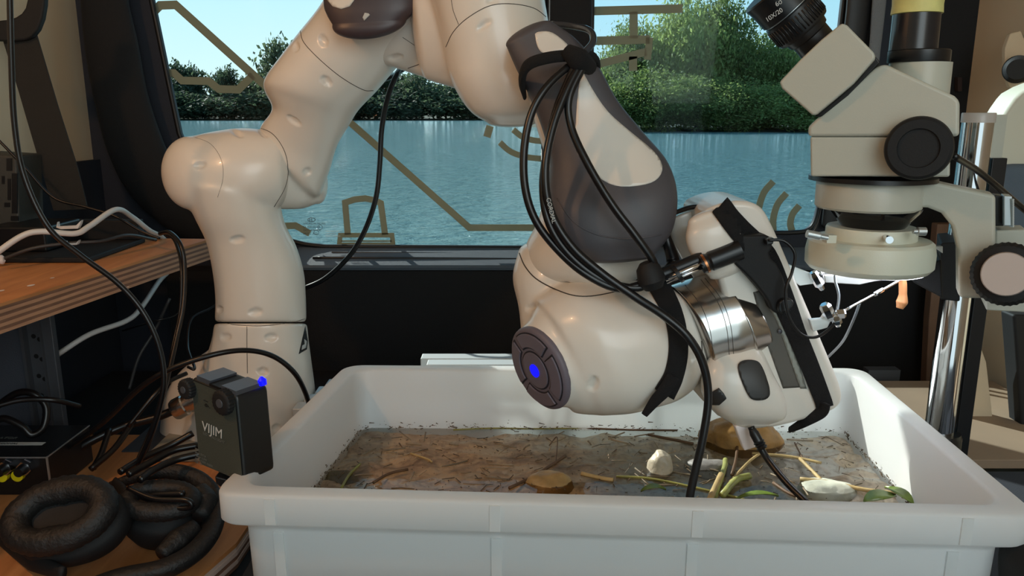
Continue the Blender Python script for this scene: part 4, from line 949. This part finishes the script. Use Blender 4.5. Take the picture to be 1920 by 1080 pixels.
# post, clamp
ptop = W(1828, 215, Yp); lathe('post', (Xp, Yp, ZT), (Xp, Yp, ptop.z), [(0,.0155),(1,.0155)], chrome, mic, 48)
lathe('post_cap', (Xp, Yp, ptop.z-.008), (Xp, Yp, ptop.z+.002), [(0,.0162),(.9,.0162),(1,.0155)], M('clear_cap', (190,180,172), .3), mic, 32)
lathe('post_collar', (Xp, Yp, ZT), (Xp, Yp, -.358), [(0,.024),(.92,.024),(1,.022)], black, mic, 40)
lathe('post_base', (Xp, Yp, ZT-.014), (Xp, Yp, ZT+.004), [(0,.05),(.9,.05),(1,.047)], black, mic, 48)
box('black_rail', (Xp+.018, Yp-.004, ZT), (Xp+.034, Yp+.012, -.05), black, mic, bv=.001)
box('white_strip', (Xp+.018, Yp+.000, -.06), (Xp+.030, Yp+.004, ptop.z), cream_mic, mic)
slab('post_clamp', [(1764,456),(1800,454),(1800,566),(1763,562),(1762,500)], .80, .075, blackm, mic, bv=.002, nrm=NM)
slab('clamp_arm', [(1700,506),(1755,490),(1765,486),(1768,560),(1740,545),(1712,530)], .73, .05, blackm, mic, bv=.002, nrm=NM)
slab('clear_guard', [(1712,452),(1768,462),(1768,475),(1745,458),(1712,458)], .72, .003, acryl, mic, bv=.0004)
cable([(1788,292,.75),(1830,318,.78),(1870,350,.8),(1905,380,.82),(1935,405,.83)], .0032, cable_m, 'black cable sagging from behind the microscope body to the right edge')
cable([(1542,332,.70),(1540,385,.70),(1530,425,.70),(1515,440,.70)], .0012, cable_m, 'thin black lead down the left side of the microscope lens')
tag(lathe('white_base_edge', W(1650,688,1.28), W(1652,688,1.28), [(0,.001),(1,.001)], alu, None, 6), '', '') if False else None

# ================================================================ RIGHT SIDE
gp = box('grey_metal_plate', W(1622,760,1.25), W(1678,687,1.27), rackm); tag(gp, 'grey metal plate edge showing behind the right rear corner of the tray', 'plate')
gp.location.z = 0
seat = thing('folding_seat', (.78, 1.12, -.3), 'cream shell and slate blue pad of a seat at the right edge', 'seat')
slab('seat_shell', [(1990,140),(1920,168),(1900,190),(1872,235),(1858,275),(1851,310),(1856,330),(1990,330)], 1.10, .05, M('seat_shell_cream', (205,204,188), .6), seat, bv=.008, rnd=1)
slab('seat_pad', [(1864,316),(1880,308),(1990,308),(1990,520),(1940,500),(1900,430),(1864,365),(1858,335)], 1.09, .05, M('slate_pad', (84,98,112), .8, bump=.4, bscale=900), seat, bv=.010, rnd=1)
hk = thing('coat_hook', W(1905,130,1.2), 'round black hook on the cream wall panel above the seat', 'hook')
lathe('hook_disc', W(1908,130,1.24), W(1908,130,1.19), [(0,.018),(.7,.020),(1,.014)], blackm, hk, 32); slab('hook_plate', [(1885,65),(1925,55),(1925,165),(1885,165)], 1.24, .01, creamwall, hk, bv=.002, rnd=1)
slt = slab('panel_slot', [(1796,145),(1804,145),(1804,171),(1796,171)], 1.36, .01, M('slot_brown', (40,24,22), .8), None, bv=0); tag(slt, 'small dark rectangular catch recessed in the cream panel right of the window', 'catch')
brd = box('tan_board', (.50, .908, ZT-.012), (.762, 1.20, ZT), M('tan_board', (150,126,104), .65, var=.08, vscale=10), bv=.001); tag(brd, 'tan board lying flat at the foot of the chrome post, right', 'board')
pk = slab('cream_pocket_panel', [(1806,560),(1818,590),(1850,680),(1858,750),(1868,838),(1835,815),(1800,795)], 1.05, .012, creamwall, None, bv=.002); tag(pk, 'cream folded panel rising behind the tan board by the chrome post', 'panel')
wstr = slab('wood_strip', [(1758,420),(1800,420),(1795,800),(1732,800),(1742,600)], 1.30, .02, M('brown_strip', (112,84,66), .6, var=.1), None, bv=.002); tag(wstr, 'narrow brown upright strip left of the chrome post', 'strip')
dk = box('dark_blue_case', (.435, .30, -1.0), (.775, .90, ZT-.010), M('dark_blue_case', (38,44,54), .8, bump=.5, bscale=700), bv=.004); tag(dk, 'dark blue-black textured case at the right edge beside the tray', 'case')
bc = slab('black_side_column', [(1900,590),(1990,590),(1990,860),(1918,840)], 1.02, .03, blackm, None, bv=.004); tag(bc, 'black column at the right edge below the microscope knob', 'column')
bk = slab('black_corner_bag', [(1932,1072),(1962,1050),(2020,1030),(2020,1170),(1930,1170),(1926,1100)], .50, .04, blackm, None, bv=.006, rnd=1); tag(bk, 'black rounded object in the lower right corner', 'bag')

# ================================================================ LEFT SIDE
belt = thing('seat_belt', W(80,200,1.13), 'charcoal seat belt strap hanging from a black loop on the left wall', 'seat belt')
slab('belt_webbing', [(4,72),(66,58),(107,196),(145,315),(164,392),(100,395),(83,337),(34,170)], 1.14, .003, M('webbing', (46,43,39), .9, bump=.9, bscale=1400), belt, bv=.0005)
slab('belt_guide', chaikin([(-40,38),(6,39),(36,30),(50,10),(53,-40),(84,-40),(82,25),(66,66),(40,78),(-40,76)], 1), 1.13, .012, blackm, belt, bv=.003)
cs = thing('computer_case', (-.70,1.1,-.19), 'dark grey slotted electronics case at the left edge on the shelf', 'case')
slab('case_body', [(-80,285),(30,292),(36,420),(-80,435)], 1.08, .06, M('case_grey', (58,58,54), .6, bump=.2), cs, bv=.003)
for (a0, b0, a1, b1) in ((12,297,22,320),(14,335,20,375),(22,325,32,400),(3,330,8,345),(8,380,18,388),(20,405,34,414),(-30,300,-4,400)):
    slab('case_slot', [(a0,b0),(a1,b0),(a1,b1),(a0,b1)], 1.079, .002, bead, cs, bv=0)
tr = thing('black_tray', (-.6,1.05,-.19), 'low black cable tray on the shelf below the white cable', 'tray')
box('tray_floor', (-.70,.99,-.1898), (-.535,1.15,-.183), blackm, tr, bv=.002); box('tray_wall', (-.70,1.13,-.183), (-.535,1.15,-.155), blackm, tr, bv=.002); box('tray_block', (-.69,1.03,-.183), (-.61,1.12,-.150), black, tr, bv=.003)
for i, (x_, y_, s_) in enumerate(((108,425,1), (123,457,.55))):
    c_ = thing('cable_clip', W(x_,y_,1.0), ('larger white plastic cable clip on the black tray', 'smaller white plastic cable clip at the shelf edge of the black tray')[i], 'clip')
    slab('clip_bar', [(x_,y_),(x_+34*s_,y_-2*s_),(x_+44*s_,y_-12*s_),(x_+42*s_,y_-4*s_),(x_+38*s_,y_+4*s_),(x_+6*s_,y_+5*s_),(x_-3*s_,y_+2*s_),(x_-1,y_-9*s_)], .99, .006, wht_cable, c_, bv=.0005)
tag(lathe('white_plug_end', W(-6,488,.97), W(8,486,.97), [(0,.005),(.7,.006),(1,.003)], conn_w, None, 16), 'small white plug end at the left edge above the shelf', 'plug')
# audio box
ab = thing('interface_box', (-.56,.86,ZT), 'flat black signal box with yellow ringed sockets behind the headphones', 'electronics box')
bx = box('box_housing', (-.70,.815,ZT+.0005), (-.512,.905,-.373), black, ab, bv=.0015)
box('front_trim', (-.70,.8135,-.3745), (-.512,.8155,-.3735), alu, ab); box('corner_trim', (-.513,.8135,ZT+.004), (-.5115,.8155,-.373), alu, ab); box('top_label', (-.70,.845,-.3731), (-.535,.853,-.3727), print_m, ab)
box('side_trim', (-.5125,.8155,-.3745), (-.5115,.905,-.3732), alu, ab)
text('box_marking', 'AUDIO ISOLATOR', Vector((-.64,.862,-.3725)), (1,0,0), (0,1,0), .008, dprint, ab); text('box_marking', 'R PROFESSIONAL', Vector((-.61,.8465,-.3724)), (1,0,0), (0,1,0), .006, black, ab)
for x_, y_ in ((8,890),(37,889)):
    c = W(x_,y_,.815)
    lathe('yellow_socket', c, c+Vector((0,-.006,0)), [(0,.0065),(.9,.0065),(1,.0055)], yellow, ab, 20)
for x_, y_ in ((18,872),(54,872)):
    c = W(x_,y_,.815)
    lathe('chrome_nut', c, c+Vector((0,-.010,0)), [(0,.0085),(1,.0080)], chrome, ab, 6); lathe('jack_plug', c+Vector((0,-.010,0)), c+Vector((0,-.02,0)), [(0,.006),(1,.005)], black, ab, 16)
# headphones
hp = thing('headphones', WZ(200,1020,ZT), 'black padded over-ear headphones lying on the lower tabletop', 'headphones')
def cup(cx, cy, Y, ra, rb, rot, nrm, sc=1):
    """ear cushion torus + shell"""
    c = W(cx, cy, Y); nn = Vector(nrm).normalized(); ux = Vector((1, 0, 0)); ux = (ux-nn*ux.dot(nn)).normalized(); uy = nn.cross(ux)
    A_ = pxm(ra, Y); B_ = pxm(rb, Y); cr_, sr_ = math.cos(R(rot)), math.sin(R(rot)); vs = []; NU, NV = 72, 20; tr_ = A_*.25
    for i in range(NU):
        f = 2*math.pi*i/NU; e_ = ux*(A_*math.cos(f)*cr_-B_*math.sin(f)*sr_)+uy*(A_*math.cos(f)*sr_+B_*math.sin(f)*cr_); er = e_.normalized()
        wr = 1+.04*math.sin(f*37)+.02*math.sin(f*61)
        for j in range(NV):
            g_ = 2*math.pi*j/NV; vs.append(c+e_-er*tr_*1.0+er*tr_*math.cos(g_)*wr+nn*tr_*.95*math.sin(g_)*wr)
    fs = [((i*NV+j), (i*NV+(j+1) % NV), (((i+1) % NU)*NV+(j+1) % NV), (((i+1) % NU)*NV+j)) for i in range(NU) for j in range(NV)]
    cu = mesh('ear_cushion', vs, fs, leather, hp)
    rings = []
    for s, dz in ((.15, -.004), (.6, -.004), (.66, -.002), (.66, -.016), (.88, -.018), (.98, -.024), (.96, -.036), (.80, -.048), (.5, -.054), (.1, -.055)):
        rings.append([c+(ux*(A_*math.cos(f)*cr_-B_*math.sin(f)*sr_)+uy*(A_*math.cos(f)*sr_+B_*math.sin(f)*cr_))*s+nn*dz for f in (2*math.pi*k/48 for k in range(48))])
    v_, f_ = skin(rings); mesh('ear_cup', v_, f_, blackm, hp)
cup(112, 965, .655, 118, 84, 10, (-.05, -.62, .75))
cup(300, 938, .70, 82, 52, 4, (.1, -.30, .9))
tube('headband', [WZ(x_, y_, z_) for x_, y_, z_ in ((208,912,-.372),(262,893,-.362),(318,884,-.360),(368,900,-.368),(396,935,-.382),(398,985,-.392),(370,1030,-.398),(310,1066,-.402),(220,1085,-.404),(120,1120,-.405))], [.005,.006,.008,.0105,.0125,.014,.015,.015,.014,.012], leather, hp, ring=20, flat=.62, per=10)
tube('headband_pad', [WZ(x_, y_, z_) for x_, y_, z_ in ((372,915,-.366),(383,940,-.376),(376,968,-.382))], [.008,.013,.008], leather, hp, ring=16, per=8)
tube('headband_pad', [WZ(x_, y_, z_) for x_, y_, z_ in ((368,985,-.386),(335,1012,-.392),(302,1040,-.396))], [.007,.011,.007], leather, hp, ring=16, per=8)
tube('yoke', [WZ(x_, y_, z_) for x_, y_, z_ in ((215,905,-.365),(232,930,-.368),(228,965,-.375),(205,1000,-.385))], [.006,.009,.009,.006], blackm, hp, ring=12, flat=.5)
tube('yoke', [WZ(x_, y_, z_) for x_, y_, z_ in ((0,1010,-.40),(60,1050,-.40),(120,1075,-.40))], [.006,.010,.006], blackm, hp, ring=12, flat=.5)
# LED light
led = thing('video_light', W(435,905,.605), 'small black square video light with two knurled knobs on the near left tray corner', 'light')
FL = [(358,703),(440,745),(452,905),(376,888)]
fn = Vector((-.48,-.80,.02)).normalized()
P0 = W(405, 800, .60)
def onp(x_, y_, off=0): d_ = ray(x_, y_); return d_*((P0.dot(fn)+off)/d_.dot(fn))
face = [onp(357,707), onp(443,742), onp(459,908), onp(374,872)]
def rounded(P4, r_=.12, n_=4):
    out = []
    for i in range(4):
        c = P4[i]; a = P4[i-1]; b = P4[(i+1) % 4]
        for k in range(n_+1):
            t_ = k/n_; p = (c+(a-c)*r_)*(1-t_)**2+c*2*t_*(1-t_)+(c+(b-c)*r_)*t_**2; out.append(p)
    return out
RF = rounded(face, .08); back = [p-fn*.032 for p in RF]; k = len(RF)
lb = mesh('light_body', RF+back, [tuple(range(k)), tuple(range(2*k-1, k-1, -1))]+[(i, (i+1) % k, k+(i+1) % k, k+i) for i in range(k)], M('light_black', (24,25,25), .38), led, False); bevel(lb, .003, 3)
RB = [p+fn*.0006-(p-sum(RF, Vector())/k)*.05 for p in RF]
mesh('back_plate', RB, [tuple(range(k))], M('back_plate', (62,66,58), .6, bump=.3, bscale=1500), led, False)
rx = (face[1]-face[0]).normalized(); uy = (face[0]-face[3]).normalized(); up_ = fn.cross(rx); up_ = up_ if up_.z > 0 else -up_
pl = lambda x_, y_: onp(x_, y_, .001)
text('brand_lettering', 'VIJIM', onp(381, 805)+fn*.0012, rx, uy, .0115, print_m, led)
text('small_print', 'LED VIDEO LIGHT', onp(383, 813)+fn*.0012, rx, uy, .0032, dprint, led)
for i, s_ in enumerate(('VL81', 'Input 5V/2A', 'Power 6.5W', 'CCT 3200K-5600K', 'CRI 95+')): text('small_print', s_, onp(368, 842+i*6)+fn*.0012, rx, uy, .0028, dprint, led)
text('small_print', '....', onp(384, 750)+fn*.0012, rx, uy, .006, bead, led); text('small_print', 'o-.', onp(386, 761)+fn*.0012, rx, uy, .006, bead, led)
for x_, y_, r_ in ((357, 727, .0085), (425, 752, .0105)):
    c = onp(x_, y_); kb = lathe('knurled_knob', c-fn*.001, c+fn*.007, [(0, r_),(.8, r_),(.95, r_*.88),(1, r_*.7)], blackm, led, 40, knurl=.08)
    lathe('knob_screw', c+fn*.007, c+fn*.0076, [(0, r_*.35),(1, r_*.33)], rackm, kb, 16)
tp = sorted([0], key=lambda q: 0)
t0, t1 = face[0], face[1]; bk_ = -fn
for s0, s1 in ((.10, .45), (.62, .95)):
    pass
def topbox(name, u0, u1, v0, v1, mat_, h=.0012):
    vs = []
    for z_ in (-.001, h):
        for uu in (u0, u1):
            for vv in (v0, v1): vs.append(t0+(t1-t0)*uu-fn*.032*vv+up_*z_)
    mesh(name, vs, [(0,1,3,2),(4,6,7,5),(0,4,5,1),(2,3,7,6),(0,2,6,4),(1,5,7,3)], mat_, led, False)
topbox('shoe_rail', .12, .42, .03, .85, M('rail_grey', (92,96,104), .3, .5), .003); topbox('shoe_rail', .66, .97, .03, .85, M('rail_grey'), .003); topbox('shoe_slot', .42, .66, .0, .8, bead)
c = t1-fn*.028+up_*.002; lathe('blue_indicator', c+Vector((-.001,0,-.001)), c+Vector((-.002,0,.006)), [(0,.003),(.6,.0035),(1,.001)], blue_led, led, 12)
slab('cold_shoe', [(402,893),(448,905),(470,912),(430,924),(404,908)], .60, .028, black, led, bv=.0015)

# loose cables on the left
cable([(18,-30),(21,100),(27,230),(45,330),(90,425),(150,478),(220,530),(268,585),(298,650),(307,720),(288,800),(258,872)], .0027, cable_m, 'long black cable hanging down the left edge across the shelf to the table', .76)
cable([(-15,250),(45,312),(100,370),(160,388),(215,405),(262,432),(300,447)], .0018, cable_m, 'thin black wire slanting behind the white cable', 1.06)
cable([(-12,478,.93),(40,443,.95),(78,434,.96),(140,438,.98),(168,424,1.0),(217,393,1.05),(248,407,1.1),(280,432,1.14),(306,447,1.19),(322,475,1.24),(318,505,1.25),(298,528,1.2),(264,578,1.12),(236,602,1.08),(168,627,1.03),(106,666,1.0)], .0036, wht_cable, 'white cable arching over the shelf and reappearing below it')
cable([(-5,490,.97),(60,466,.98),(130,456,1.0),(190,452,1.02),(240,441,1.06),(292,450,1.12)], .0022, M('charcoal_cable', (52,50,50), .5), 'charcoal cable lying along the rear of the shelf')
cable([(300,438,1.02),(318,436,1.0),(338,458,.98),(346,500,.97),(344,570,.95),(332,630,.93),(316,700,.9),(296,780,.86),(262,878,.82)], .0028, cable_m, 'black printed cable looping over the far end of the shelf')
cable([(312,440,1.03),(328,452,1.02),(340,500,.99),(338,580,.97),(326,640,.95),(300,760,.9),(250,880,.84)], .0020, cable_m, 'slimmer black cable beside the looping printed one')
cable([(115,848,.86),(190,795,.85),(262,728,.84),(320,692,.84),(400,665,.85),(462,657,.87),(512,668,.89),(550,697,.9),(572,735,.92),(585,780,.95)], .0031, cable_m, 'thick black cable arching in front of the robot base')
cable([(328,769,.925),(292,783,.92),(230,800,.91),(165,830,.89),(120,862,.88)], .0052, cable_m, 'heavy black cable plugged into the robot base connector')
cable([(352,688,.93),(365,690,.93),(352,650,.99),(358,600,1.03),(392,580,1.06),(405,572,1.07)], .0018, cable_m, 'thin wire rising beside the robot column')
cable([(350,700,.94),(318,715,.92),(290,740,.9),(240,800,.88)], .0026, cable_m, 'black cable leaving the robot base behind the light')
for i, (L_, lb_) in enumerate((([(362,812,.80),(320,835,.79),(270,858,.77),(225,885,.74)], 'black cable lying on the table behind the video light, rearmost'), ([(372,835,.77),(325,845,.76),(280,868,.74),(240,890,.72)], 'black cable lying on the table behind the video light, middle'), ([(380,850,.75),(330,862,.74),(290,880,.72),(262,900,.70)], 'black cable lying on the table behind the video light, nearest'))):
    cable(L_, .0036, cable_m, lb_)
cable([(-10,765,.88),(30,738,.88),(62,738,.88),(86,762,.88),(82,800,.87),(60,815,.86),(42,800,.86),(10,785,.86),(-10,790,.86)], .0042, cable_m, 'thick black cable loop in front of the grey rack panel')
cable([(-10,762,.84),(40,750,.85),(100,750,.86),(150,762,.88)], .0032, cable_m, 'black cable running right from the rack loop')
cable([(338,520,1.14),(344,560,1.12),(330,590,1.1),(290,602,1.08),(230,620,1.1)], .0013, cable_m, 'thin wire curling under the far end of the shelf')
cable([(318,560,1.1),(290,620,1.1),(260,670,1.08),(242,730,1.05)], .0022, M('charcoal_cable'), 'charcoal wire curving down in the dark below the shelf')
cable([(205,805,.90),(190,850,.87),(175,878,.85)], .0036, cable_m, 'short black cable standing behind the signal box')
cable([(250,790,.91),(215,840,.87),(170,880,.84)], .0036, cable_m, 'short black cable leaning right of the signal box')
cable([(240,915,.70),(290,935,.69),(350,938,.685),(355,952,.685),(300,950,.69),(255,935,.70),(290,928,.695),(345,925,.69)], .0026, cable_m, 'coiled black headphone lead heaped inside the headband')
